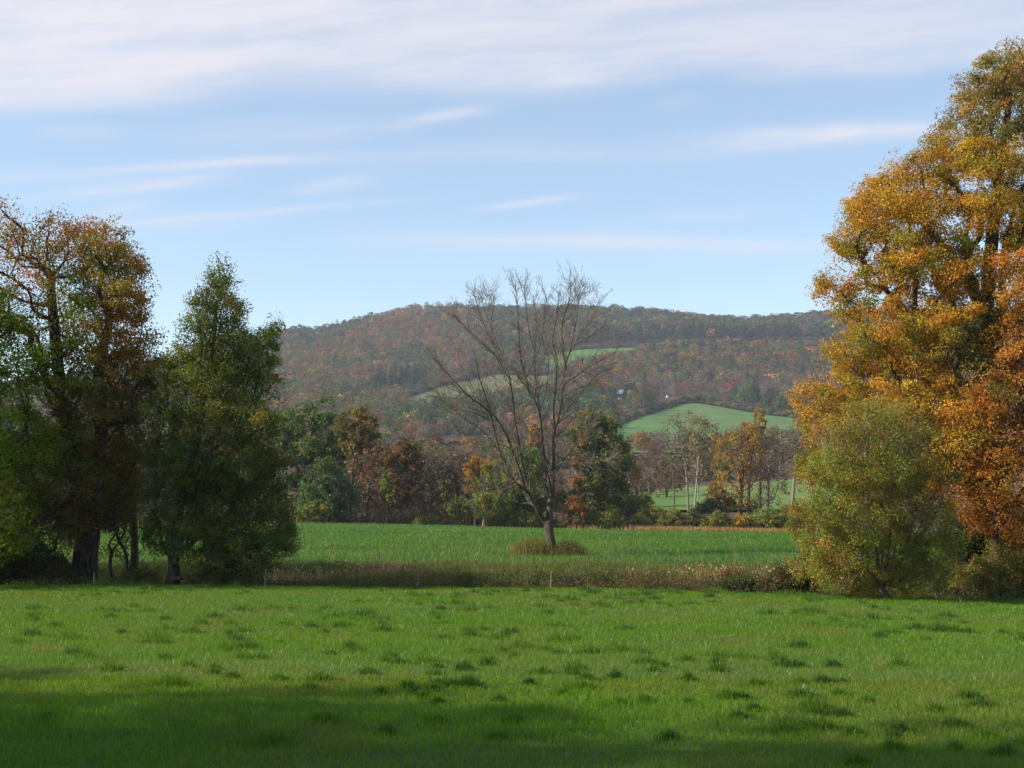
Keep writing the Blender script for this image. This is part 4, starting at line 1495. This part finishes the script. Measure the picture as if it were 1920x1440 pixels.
build_tree('maple_tree', 'deep orange maple at the right border, in front of the golden maple', 'tree', ground_pt(1872, RY - 4),
           [rooted([(1872, 1090), (1871, 990), (1885, 880), (1915, 760), (1918, 640), (1925, 540)], RY - 4, .2, 41)],
           px_lobes([(1912, 500, 36), (1900, 560, 34), (1925, 600, 45), (1915, 670, 45), (1880, 730, 46), (1840, 755, 40), (1905, 790, 55), (1815, 830, 42), (1860, 840, 48), (1800, 880, 38),
                     (1850, 905, 50), (1910, 900, 55), (1800, 940, 30), (1850, 965, 30), (1905, 965, 34), (1825, 975, 16), (1970, 650, 70), (1985, 800, 80), (1970, 930, 60), (1780, 900, 26), (1890, 985, 26), (1925, 1000, 30), (1870, 940, 40)], RY - 4, .65, 10),
           None, 222, 560, .48, 240, .56, .092, .21, .012, bf=.3, twigs=1, squash=.55, start=.25, droop=.2,
           colour_fn=maple_cols([(1910, 540, 1, ORANGE), (1900, 640, .7, [(1, (.14, .14, .03)), (1, (.3, .13, .03))]), (1860, 750, 1, ORANGE), (1905, 810, .7, [(1, (.11, .13, .035)), (1, (.25, .13, .03))]), (1820, 860, 1, GOLDOL), (1880, 900, 1.3, ORANGE), (1800, 940, 1, ORANGE)]))
SHR = [(4, (.215, .215, .026)), (2, (.29, .23, .034)), (2, (.165, .195, .024)), (1, (.33, .22, .07))]
SHRD = [(3, (.165, .175, .022)), (2, (.22, .195, .03))]
SY = 47.6
bs = ground_pt(1648, SY)
shrub_stems = [rooted([(1650, 1115), (1645, 1040), (1630, 950), (1610, 850), (1600, 780)], SY, .2, 51)]
for i, (a, t) in enumerate(((1690, 800), (1560, 860), (1740, 870), (1720, 800), (1530, 960), (1770, 990), (1590, 790), (1660, 770))):
    shrub_stems.append(stem_px([(1650, 1085), (1650 * .65 + a * .35, 1050), (1650 * .3 + a * .7, 960 * .5 + t * .5), (a, t)], SY + rng.uniform(-1, 1), .25, 60 + i))
build_tree('big_shrub', 'wide olive shrub with bare grey twig tips before the golden maple', 'shrub', bs, shrub_stems,
           px_lobes([(1640, 800, 40), (1590, 825, 38), (1695, 815, 40), (1555, 880, 42), (1640, 890, 70), (1725, 880, 46), (1540, 960, 40), (1610, 965, 70), (1700, 960, 66), (1755, 960, 34), (1525, 1035, 32), (1590, 1045, 55),
                     (1680, 1040, 60), (1745, 1030, 44), (1550, 1075, 30), (1620, 1085, 36), (1700, 1080, 34), (1755, 1070, 28), (1515, 990, 22), (1498, 945, 13), (1518, 872, 14), (1556, 800, 14), (1775, 900, 15), (1792, 1005, 16), (1602, 772, 14), (1682, 768, 13), (1730, 815, 15), (1500, 1070, 15), (1640, 758, 9)], SY, .85, 11),
           None, 231, 540, .39, 215, .37, .066, .13, .007, bf=.45, twigs=3, start=.1, squash=.85, bark=M_TWIG, seg=.5,
           colour_fn=maple_cols([(1600, 830, 1.4, SHR), (1540, 960, 1.2, SHR), (1700, 900, 1, SHRD), (1640, 1000, 1, SHR), (1740, 1040, 1.3, SHRD), (1560, 1050, .9, SHR), (1680, 980, .8, [(1, (.2, .15, .05)), (2, (.12, .12, .03))])]),
           bare_top=lambda a: np.where(985 - (a[:, 2] - EYE) / a[:, 1] * FPX < 850, .55, 1.0))
# bare wands standing up out of the shrub's top
wand = MB()
rw = np.random.default_rng(8)
for i in range(70):
    px = rw.uniform(1545, 1745)
    row0 = 830 + rw.uniform(-20, 40) + abs(px - 1640) * .35
    p0 = at(px, row0, SY + rw.uniform(-1.6, 1.6))
    d = unit(np.array([rw.normal() * .3 + (px - 1640) / 700, rw.normal() * .25, 1.0]))
    L = rw.uniform(.6, 1.35)
    q = p0 + d * L * .5 + rw.normal(size=3) * .08
    e = p0 + d * L + rw.normal(size=3) * .12
    tube(wand, np.array([p0, q, e]), [.010, .008, .004], 3)
    for _ in range(4):
        s0 = p0 + (e - p0) * rw.uniform(.3, .95)
        tube(wand, np.array([s0, s0 + unit(d + rw.normal(size=3) * .5) * rw.uniform(.15, .5)]), [.006, .003], 3)
big = [o for o in bpy.data.objects if o.name == 'big_shrub'][0]
wand.build('wands', M_TWIG_GREY, big, loc=bs)


# trees standing outside the frame on the left; their shadows lie across the near field
def world_tree(name, label, x, Y, H, R, pal, seed, leaves=70):
    b = np.array([x, Y, float(height(x, Y))])
    r = np.random.default_rng(seed)
    st = smooth_path(np.array([b, b + [.2, .1, H * .25], b + [-.2, .3, H * .5], b + [.1, 0, H * .8]]), 3)
    L = []
    for i in range(26):
        a = r.uniform(0, 2 * pi)
        t = r.uniform(.22, .96)
        rr = R * math.sqrt(max(.05, 1 - ((t - .5) / .52) ** 2)) * r.uniform(.3, .85)
        q = R * r.uniform(.28, .42)
        L.append((x + cos(a) * rr, Y + sin(a) * rr, b[2] + H * t, q, q, q * .85))
    return build_tree(name, label, 'tree', b, [st], L, pal, seed, 330, R * .11, leaves, R * .17, .22, .36, .010)


for (x, Y, H, R, sd) in ((-29, 14, 14.5, 4.8, 301), (-27, 12, 13, 4.6, 302), (-22, 10.2, 15, 4.6, 303), (-25, 6.5, 18, 5.5, 304), (-17, 8, 12, 4.2, 306), (-19, 4, 14, 5.0, 307), (-22, 2.5, 17.5, 5.2, 308), (-20, 10, 18, 4.2, 309), (-18.5, 8, 17, 4.2, 310), (-30.5, 15.2, 15, 5.0, 314), (-26.5, 13.6, 15.5, 4.6, 315)):
    world_tree('shade_tree', 'tall leafy tree outside the photo whose shadow crosses the near grass', x, Y, H, R, MIXED, sd, 70 if sd in (304, 306, 307, 308) else 26)['group'] = 'trees outside the photo shading the near grass'
for (x, Y, H, R, sd) in ((-27.5, 52.5, 17.0, 5.2, 311), (-28, 46.5, 15.5, 5.0, 312), (-30, 58, 17, 5.5, 313)):
    world_tree('border_tree', 'leafy tree beyond the left border shading the rusty maple', x, Y, H, R, BRIGHTG, sd)['group'] = 'trees beyond the left border'

# ------------------------------------------------------------------ fence posts along the ditch
for (px, Y, h, lab, lean) in ((783, 50.6, .78, 'thin grey fence post leaning before the dark weeds, left of bare tree', .10), (1032, 50.3, .72, 'short pale fence post in the weeds straight below the bare tree', .03),
                              (501, 50.4, .72, 'thin tan fence post beside the drooping edge of the pointed tree', .02), (183, 50.6, .62, 'thin fence post against the thick maple trunk', .0)):
    b = ground_pt(px, Y)
    m_ = MB()
    tube(m_, np.array([[0, 0, -.3], [lean * .3, 0, h * .4], [lean, .02, h], [lean * 1.05, .02, h + .03]]), [.028, .026, .022, .010], 7, flute=.08)
    o = m_.build('fence_post', M_TWIG_GREY)
    o.location = b
    tag(o, lab, 'post', 'fence posts along the ditch')


# ------------------------------------------------------------------ blades and weeds
def blades(mb, x, Y, h, w, col, lean=.35, r=rng, two=False, zoff=0.0, sway=None):
    n = len(x)
    z = height(x, Y) + zoff
    a = r.uniform(0, 2 * pi, n)
    la = r.uniform(0, 2 * pi, n)
    lm = np.abs(r.normal(size=n)) * lean
    b = np.stack([x, Y, z], -1)
    side = np.stack([np.cos(a), np.sin(a), np.zeros(n)], -1) * (w * .5)[:, None]
    ld = np.stack([np.cos(la) * lm, np.sin(la) * lm, np.ones(n)], -1)
    if sway is not None:
        ld[:, :2] += sway
    tip = b + ld * h[:, None]
    if not two:
        V = np.stack([b - side, b + side, tip], 1).reshape(-1, 3)
        mb.add(V, np.arange(3 * n).reshape(n, 3), col)
        return
    ld2 = ld.copy()
    ld2[:, :2] *= .35
    mid_ = b + ld2 * (h * .55)[:, None]
    tip[:, 2] -= lm * h * .25
    V = np.stack([b - side, b + side, mid_ + side * .8, mid_ - side * .8, tip], 1).reshape(-1, 3)
    i = np.arange(n)[:, None] * 5
    mb.add(V, i + np.array([[0, 1, 2, 3]]), col)
    mb.add(np.zeros((0, 3)), np.zeros((0, 3), int))
    mb.v.append(np.zeros((0, 3), np.float32))
    mb.f.append((i + np.array([[3, 2, 4]])).astype(np.int32) + mb.n - len(V))
    c = np.empty((n, 4), np.float32)
    c[:, :3] = col
    c[:, 3] = 1
    mb.c.append(c)
    mb.m.append(np.zeros(n, np.int32))


def near_grass():
    r = np.random.default_rng(3)
    mb = MB()
    # tussocks: taller, darker, bluer
    nt = 2600
    ty = 10 + 41 * r.uniform(0, 1, nt) ** .8
    tx = r.uniform(-1, 1, nt) * (.40 * ty + 2)
    tk = fbm(tx, ty * .7, 4.0, 19) + r.uniform(-.2, .2, nt) > .56
    tx, ty = tx[tk][:520], ty[tk][:520]
    nt = len(tx)
    tr = .05 + .14 * r.uniform(0, 1, nt) ** 3 + ty * .0014
    for (ya, yb, dens) in ((8.5, 20, 1400), (20, 33, 620), (33, 51.5, 280)):
        n = int(dens * (yb - ya) * .82 * ((ya + yb) / 2 + 5))
        y = ya + (yb - ya) * r.uniform(0, 1, n) ** .93
        x = r.uniform(-1, 1, n) * (.41 * y + 2.5)
        g = fbm(x, y, 3.2, 61)
        g2 = fbm(x, y, .9, 71)
        h = (.045 + .045 * g2 + .03 * sstep(g, .5, .75)) * r.uniform(.5, 1.35, n)
        w = .0048 * (y / 12) ** .85 * r.uniform(.7, 1.3, n)
        base = np.array([.112, .222, .012])
        col = base * (1 + (g - .5)[:, None] * np.array([-.5, .05, .3])) * (1 + r.normal(size=(n, 1)) * .18)
        br = sstep(fbm(x, y, 2.1, 93), .56, .72)[:, None]
        col = col * (1 - .38 * br) + np.array([.155, .18, .03]) * .38 * br
        dead = r.uniform(size=n) < .035 + .05 * br[:, 0]
        col[dead] = np.array([.25, .2, .08]) * r.uniform(.6, 1.2, (dead.sum(), 1))
        blades(mb, x, y, h, w, np.clip(col, .01, .8), .62, r, two=yb < 25)
    for i in range(nt):
        big_ = r.uniform() < .25
        n = int((300 if ty[i] < 20 else 200 if ty[i] < 33 else 120) * (1.6 if big_ else 1) * (.35 + tr[i] * 3.2))
        d = r.normal(size=(n, 2)) * tr[i] * np.array([r.uniform(.5, 1.0), .42]) * (1.4 if big_ else 1)
        x = tx[i] + d[:, 0]
        y = ty[i] + d[:, 1]
        fall = np.exp(-(d ** 2).sum(1) / (tr[i] ** 2))
        h = (.06 + (.06 + .42 * min(tr[i], .3)) * fall * (1.35 if big_ else .9)) * r.uniform(.6, 1.2, n)
        w = .0058 * (ty[i] / 12) ** .85 * r.uniform(.7, 1.3, n)
        tone = np.array([.046, .112, .022]) if r.uniform() < .35 else np.array([.078, .168, .018])
        col = tone * (1 + r.normal(size=(n, 1)) * .2)
        blades(mb, x, y, h, w, np.clip(col, .01, .8), .5, r, two=ty[i] < 22, sway=d / max(tr[i], .1) * .35)
    for (px_, Y_) in ((1735, 17.3), (1500, 30), (640, 26), (300, 36), (1180, 40), (1640, 22), (90, 24)):
        n = 60
        x = (px_ - 960) / FPX * Y_ + r.normal(size=n) * .12
        y = Y_ + r.normal(size=n) * .1
        blades(mb, x, y, r.uniform(.14, .32, n), .004 * np.ones(n), np.array([.30, .25, .11]) * r.uniform(.6, 1.2, (n, 1)), .35, r)
    # ragged brow along the field's far edge
    n = 16000
    x = r.uniform(-24, 24, n)
    y = r.uniform(48.6, 51.4, n)
    h = .10 + .22 * sstep(fbm(x, y * 0, 1.2, 13), .5, .75) * r.uniform(.4, 1.2, n)
    blades(mb, x, y, h, .02 * r.uniform(.6, 1.3, n), np.array([.10, .19, .024]) * (1 + r.normal(size=(n, 1)) * .2), .35, r)
    o = mb.build('grass', M_GRASS)
    tag(o, 'short bright green pasture grass with darker tussocks', 'grass', kind='stuff')


near_grass()


def far_grass():
    r = np.random.default_rng(4)
    mb = MB()
    n = 230000
    y = 60 + 132 * r.uniform(0, 1, n) ** 1.5
    x = r.uniform(-1, 1, n) * (.43 * y)
    g = fbm(x, y * 2.2, 16, 44)
    g2 = fbm(x, y * 1.4, 4, 45)
    h = (.14 + .10 * g2) * r.uniform(.6, 1.3, n)
    w = .022 * (y / 60) * r.uniform(.6, 1.4, n)
    col = np.array([.085, .180, .022]) * (1 + (g - .5)[:, None] * np.array([.9, .25, .2])) * (1 + r.normal(size=(n, 1)) * .15)
    rough = sstep(68 + 5 * (fbm(x, y, 6, 46) - .5) + .10 * np.clip(x, -20, 20) - y, -1.5, 4)[:, None]
    col = col * (1 - rough * .85) + np.array([.13, .13, .035]) * rough * .85
    tuft = (fbm(x, y * 1.8, 2.2, 47) > .66) & (y < 150)
    col[tuft] *= np.array([.6, .72, .9])
    h[tuft] *= 1.35
    blades(mb, x, y, h, w, np.clip(col, .01, .8), .4, r)
    tag(mb.build('meadow_grass', M_GRASS), 'deep green meadow grass around the bare tree', 'grass', kind='stuff')
    # rough strip on the ditch's far bank
    mb = MB()
    n = 60000
    y = r.uniform(55.5, 73, n)
    x = r.uniform(-1, 1, n) * (.43 * y)
    p = fbm(x, y * 1.5, 3.0, 48)
    yl = 66.5 + 4 * (fbm(x, y * 0, 5, 49) - .5) + .10 * np.clip(x, -20, 20)
    k = (y < yl) & (p + r.uniform(-.15, .15, n) > .38)
    x, y, p = x[k], y[k], p[k]
    n = len(x)
    h = (.18 + .38 * sstep(p, .45, .75)) * r.uniform(.5, 1.3, n) * np.where(y < 60, 1.15, .8)
    col = pick([(4, (.10, .15, .028)), (2, (.15, .14, .04)), (1, (.16, .10, .045)), (3, (.08, .125, .025)), (1, (.22, .18, .08))], n, r, .2)
    blades(mb, x, y, h, .024 * r.uniform(.5, 1.4, n), col, .45, r)
    m = 50000
    i = r.integers(0, n, m)
    c = np.stack([x[i], y[i], height(x[i], y[i]) + h[i] * r.uniform(.2, 1.0, m)], -1)
    leaf_faces(mb, c, .06, col[i] * r.uniform(.85, 1.15, (m, 1)), r=r)
    m = 420
    y = r.uniform(55, 69, m)
    x = r.uniform(-1, 1, m) * (.42 * y)
    for q in range(3):
        blades(mb, x + r.normal(size=m) * .06, y, r.uniform(.5, 1.15, m), .02 * r.uniform(.6, 1.5, m), pick([(2, (.22, .15, .06)), (2, (.13, .12, .035)), (1, (.3, .23, .12))], m, r, .2), .18, r)
    tag(mb.build('rough_grass', M_WEED), 'rough brownish green weeds on the bank between ditch and meadow', 'weeds', kind='stuff')


far_grass()


def ditch_weeds():
    r = np.random.default_rng(6)
    mb = MB()
    n = 5200
    x = r.uniform(-27, 27, n)
    y = r.uniform(51.4, 56.5, n)
    u = 960 + FPX * x / y
    z = height(x, y)
    # plants reach to about the same line; lower to the far left, taller at the middle
    top_row = np.interp(u, [300, 560, 640, 800, 950, 1100, 1300, 1420, 1500, 1800, 1950], [1088, 1090, 1082, 1076, 1076, 1080, 1078, 1074, 1066, 1094, 1088]) + r.normal(size=n) * 5 + 16 * (fbm(x, y * 0, 2.2, 57) - .5)
    top_row += (y - 52) * -1.0
    top = EYE - (top_row - 985) / FPX * y
    h = np.clip(top - z, .25, 1.6)
    col = pick([(4, (.045, .058, .020)), (3, (.075, .075, .026)), (2, (.09, .06, .03)), (1, (.14, .10, .055))], n, r, .2)
    lf = sstep(fbm(x, y, 3.5, 58), .52, .62)[:, None]
    col = col * (1 - lf) + col * np.array([1.5, 1.75, 1.1]) * lf
    brown = sstep(u, 960, 1080) * (1 - sstep(u, 1280, 1340))
    sw = r.uniform(size=n) < brown * .6
    col[sw] = pick([(2, (.16, .10, .05)), (1, (.13, .12, .04))], int(sw.sum()), r, .2)
    for k in range(5):
        jx, jy = r.normal(size=n) * .10, r.normal(size=n) * .10
        blades(mb, x + jx, y + jy, h * r.uniform(.6, 1.0, n), .018 * r.uniform(.6, 1.4, n), np.clip(col * r.uniform(.7, 1.2, (n, 1)), .01, .8), .16, r)
    m = 30
    i = np.repeat(np.arange(n), m)
    t = r.uniform(.1, 1, len(i))
    c = np.stack([x[i] + r.normal(size=len(i)) * .15, y[i] + r.normal(size=len(i)) * .15, z[i] + h[i] * t], -1)
    leaf_faces(mb, c, .058, np.clip(col[i] * (1 + r.normal(size=(len(i), 1)) * .18), .008, .8), r=r, up=.3)
    tag(mb.build('ditch_weeds', M_WEED), 'dark tangled weeds and dead stalks filling the ditch behind the field', 'weeds', kind='stuff')
    # pale dead leaves and seed heads standing behind the dark weeds on the left
    mb = MB()
    n = 900
    u = np.concatenate([r.uniform(505, 930, 620), r.uniform(930, 1500, 280)])
    y = r.uniform(55.0, 57.5, n)
    x = (u - 960) / FPX * y
    z = height(x, y)
    row = np.interp(u, [500, 600, 730, 800, 930, 1500], [1066, 1062, 1054, 1059, 1060, 1058]) + r.normal(size=n) * 5
    h = np.clip(EYE - (row - 985) / FPX * y - z, .3, 1.5)
    clump = fbm(x, y, 1.0, 52) > .46
    x, y, z, h = x[clump], y[clump], z[clump], h[clump]
    n = len(x)
    for k in range(3):
        col = pick([(3, (.46, .30, .18)), (2, (.38, .22, .11)), (1, (.56, .44, .32))], n, r, .18)
        blades(mb, x + r.normal(size=n) * .08, y, h * r.uniform(.75, 1.0, n), .05 * r.uniform(.5, 1.3, n), col, .16, r)
    c = np.stack([x, y, z + h * r.uniform(.75, 1.0, n)], -1)
    leaf_faces(mb, c, .16, pick([(3, (.42, .27, .17)), (2, (.5, .38, .27))], n, r, .15), r=r, up=0, aspect=.35, droop=1.5)
    tag(mb.build('dry_reeds', M_WEED), 'pale tan dead reed leaves standing behind the dark ditch weeds', 'reeds', kind='stuff')
    # strip of dry grass along the far edge of the meadow, right
    mb = MB()
    n = 9000
    u = r.uniform(1060, 1530, n)
    keep = r.uniform(size=n) < sstep(u, 1150, 1260) + .05
    u = u[keep]
    n = len(u)
    y = r.uniform(181, 189, n)
    x = (u - 960) / FPX * y
    h = r.uniform(.4, .85, n)
    blades(mb, x, y, h, .09 * r.uniform(.5, 1.4, n), pick([(3, (.31, .19, .085)), (2, (.27, .15, .06)), (1, (.36, .26, .14))], n, r, .15), .2, r)
    tag(mb.build('dry_grass', M_WEED), 'strip of dry orange tan grass at the far right edge of the meadow', 'grass', kind='stuff')
    # dark stems and brush under the hedgerow trees
    mb = MB()
    n = 15000
    u = np.concatenate([r.uniform(-60, 1060, 14000), r.uniform(1060, 1530, 1000)])
    y = r.uniform(194, 214, n)
    x = (u - 960) / FPX * y
    hmax = np.interp(u, [540, 640, 700, 860, 960, 1050, 1180, 1240, 1530], [2.6, 2.8, 4.4, 4.6, 3.0, 2.4, 2.6, 1.6, 2.2])
    h = hmax * r.uniform(.1, 1.0, n) ** 1.3 * (.35 + 1.1 * fbm(x, y * 0, 4.0, 81))
    blades(mb, x, y, h, .045 * r.uniform(.4, 1.4, n), pick([(3, (.095, .065, .042)), (2, (.13, .085, .055)), (2, (.06, .065, .025)), (1, (.16, .12, .085))], n, r, .2), .4, r)
    i = r.integers(0, n, 40000)
    c = np.stack([x[i] + r.normal(size=40000) * .4, y[i], height(x[i], y[i]) + h[i] * r.uniform(.1, 1.1, 40000)], -1)
    leaf_faces(mb, c, .24, pick([(3, (.10, .085, .035)), (2, (.14, .09, .05)), (1, (.12, .12, .035)), (1, (.13, .10, .08))], 40000, r, .2), r=r)
    tag(mb.build('undergrowth', M_WEED), 'brown stems and brush under the hedgerow trees', 'undergrowth', kind='stuff')


ditch_weeds()


def clump(name, label, px, Y, wpx, h, n, pal, seed, cat='weeds', lean=.3, leafn=0, depth=.7):
    r = np.random.default_rng(seed)
    b = ground_pt(px, Y)
    k = Y / FPX
    mb = MB()
    d = r.normal(size=(n, 2)) * np.array([wpx * k * .42, depth])
    x, y = b[0] + d[:, 0], Y + d[:, 1]
    f = np.exp(-(d[:, 0] / (wpx * k * .75)) ** 2)
    hh = h * (.30 + .45 * f) * r.uniform(.45, 1.25, n) * (.35 + 1.3 * fbm(x, y, .9, seed))
    col = pick(pal, n, r, .2)
    blades(mb, x, y, hh, .022 * r.uniform(.6, 1.5, n), col, lean, r)
    if leafn:
        i = r.integers(0, n, leafn)
        c = np.stack([x[i] + r.normal(size=leafn) * .08, y[i] + r.normal(size=leafn) * .08, height(x[i], y[i]) + hh[i] * r.uniform(.15, 1, leafn)], -1)
        leaf_faces(mb, c, .09, np.clip(col[i] * r.uniform(.7, 1.25, (leafn, 1)), .01, .8), r=r)
    o = mb.build(name, M_WEED, loc=b)
    return tag(o, label, cat)


clump('grass_clump', 'tall olive and reddish weeds left of the bare tree foot', 1004, 75.2, 44, 1.05, 2600, [(4, (.13, .14, .03)), (1, (.16, .10, .045)), (1, (.20, .17, .07))], 401, leafn=2200)
clump('grass_clump', 'tall olive weeds right of the bare tree foot', 1062, 75.6, 32, 1.0, 2400, [(4, (.12, .13, .035)), (1, (.10, .09, .035)), (1, (.16, .12, .06))], 402, leafn=2200)
clump('grass_clump', 'pale dry grass wisp left of the weeds at the bare tree', 966, 74.5, 16, .95, 260, [(2, (.22, .17, .06)), (1, (.14, .15, .045))], 403)


def bush(name, label, px, Y, lobes, pal, seed, n=160, leaves=60, leaf=.08, cat='bush', depth=.9, clu=.3):
    return build_tree(name, label, cat, ground_pt(px, Y), [rooted([(px, 1100), (px + 2, np.mean([l[1] for l in lobes]))], Y, .1, seed)],
                      px_lobes(lobes, Y, depth, seed), pal, seed, n, .2, leaves, clu, leaf, .06, .006, twigs=2, start=.05, squash=.85, bark=M_TWIG, seg=.4)


bush('bush', 'dark brownish green bush in the ditch at the left foot of the big shrub', 1482, 50.2, [(1470, 1080, 22), (1495, 1078, 22), (1480, 1098, 24), (1510, 1098, 20), (1445, 1098, 18), (1525, 1090, 18)],
     [(3, (.06, .065, .022)), (2, (.10, .075, .03)), (1, (.12, .1, .035))], 411)
bush('bush', 'leafy green bush in the ditch below a red brown patch', 1385, 51.0, [(1370, 1098, 14), (1395, 1096, 17), (1418, 1098, 14), (1350, 1100, 12)], [(3, (.065, .09, .022)), (2, (.09, .11, .028))], 412, n=90)
bush('bush', 'small red brown bush on the ditch bank, left of big shrub', 1362, 53.6, [(1352, 1082, 9), (1366, 1080, 10), (1380, 1084, 9)], [(3, (.20, .07, .035)), (1, (.14, .08, .03))], 413, n=60)
bush('bush', 'straggling yellow green weeds at the foot of the orange maple', 1862, 50.6,
     [(1800, 1086, 14), (1822, 1080, 15), (1848, 1066, 17), (1872, 1048, 15), (1866, 1026, 9), (1893, 1078, 17), (1918, 1064, 17), (1938, 1085, 20), (1850, 1092, 16), (1880, 1096, 16), (1902, 1046, 10), (1835, 1052, 9)],
     [(2, (.27, .25, .03)), (3, (.17, .19, .03)), (1, (.36, .23, .04)), (2, (.14, .12, .035))], 414, n=190, leaves=52)
bush('bush', 'green vine covered bush at the lower right border', 1908, 52.6, [(1900, 1010, 18), (1912, 1040, 22), (1905, 1075, 24), (1935, 1060, 30), (1900, 985, 12)], [(3, (.085, .125, .025)), (1, (.17, .16, .03))], 415, n=130)
bush('bush', 'ochre weedy bush at the right border below the vines', 1900, 51.4, [(1890, 1088, 22), (1915, 1090, 24), (1860, 1092, 18), (1940, 1092, 24)], [(2, (.2, .14, .05)), (2, (.13, .12, .03)), (1, (.27, .2, .04))], 416, n=120)
bush('bush', 'low yellow olive weeds right of the big shrub', 1815, 52.4, [(1800, 1080, 20), (1825, 1082, 20), (1780, 1088, 18), (1845, 1088, 18)], [(2, (.17, .15, .035)), (2, (.13, .11, .035)), (1, (.2, .13, .06))], 417, n=120)
bush('bush', 'dark leafy undergrowth bush behind the orange maple trunk', 1830, 54.0, [(1800, 1000, 34), (1840, 1010, 36), (1880, 1005, 34), (1785, 1030, 28), (1820, 1030, 28), (1925, 1010, 40)], [(3, (.045, .055, .02)), (1, (.08, .06, .025))], 418, n=220, leaf=.11, clu=.4)
bush('bush', 'dark undergrowth bush left of the thick maple trunk', 95, 53.0, [(60, 1070, 24), (100, 1060, 24), (125, 1075, 16), (80, 1040, 22), (30, 1065, 30), (0, 1050, 36), (5, 1085, 20)], [(3, (.06, .07, .02)), (1, (.11, .07, .03)), (1, (.09, .11, .025))], 419, n=200, leaf=.1)
bush('bush', 'low yellow green bush under the tip of the pointed tree', 405, 51.4, [(385, 1085, 14), (410, 1086, 14), (432, 1088, 12), (360, 1090, 12)], [(2, (.15, .14, .03)), (2, (.1, .11, .025))], 420, n=90)
bush('bush', 'tan and green bush seen between saplings and pointed tree', 255, 52.5, [(240, 1080, 14), (265, 1076, 15), (285, 1084, 13)], [(2, (.17, .13, .05)), (2, (.10, .11, .03))], 421, n=80)

# heap of cut branches
rb = np.random.default_rng(9)
bp = ground_pt(1797, 53.0)
heap = MB()
for i in range(260):
    c = np.array([rb.normal() * .55, rb.normal() * .5, 0])
    top = 1.15 * math.exp(-(c[0] ** 2 + c[1] ** 2) / .7)
    c[2] = rb.uniform(.05, max(.15, top))
    d = unit(np.array([rb.normal(), rb.normal(), rb.normal() * .35]))
    L = rb.uniform(.3, .9)
    q = bp + c + np.array([0, 0, .35])
    bend = rb.normal(size=3) * .06
    tube(heap, np.array([q - d * L / 2, q + bend, q + d * L / 2]), [rb.uniform(.008, .02), .012, .005], 4)
tag(heap.build('brush_pile', M_TWIG_GREY, loc=bp), 'heap of cut grey branches beside the big olive shrub', 'brush pile')

# ------------------------------------------------------------------ air
hz_ = MB()
box(hz_, -1900, 1900, -260, 2900, -8, 520)
hm = bpy.data.materials.new('haze')
hm.use_nodes = True
hm.node_tree.nodes.clear()
hn = N(hm.node_tree)
pv = hn.new('ShaderNodeVolumePrincipled')
pv.inputs['Color'].default_value = (.72, .80, 1.0, 1)
pv.inputs['Density'].default_value = 0.0001
pv.inputs['Anisotropy'].default_value = 0.0
ho = hn.new('ShaderNodeOutputMaterial')
hn.link(pv.outputs[0], ho.inputs['Volume'])
hz_o = hz_.build('haze', hm)
tag(hz_o, kind='stuff', label='thin blue air between the near field and the hill', cat='haze')
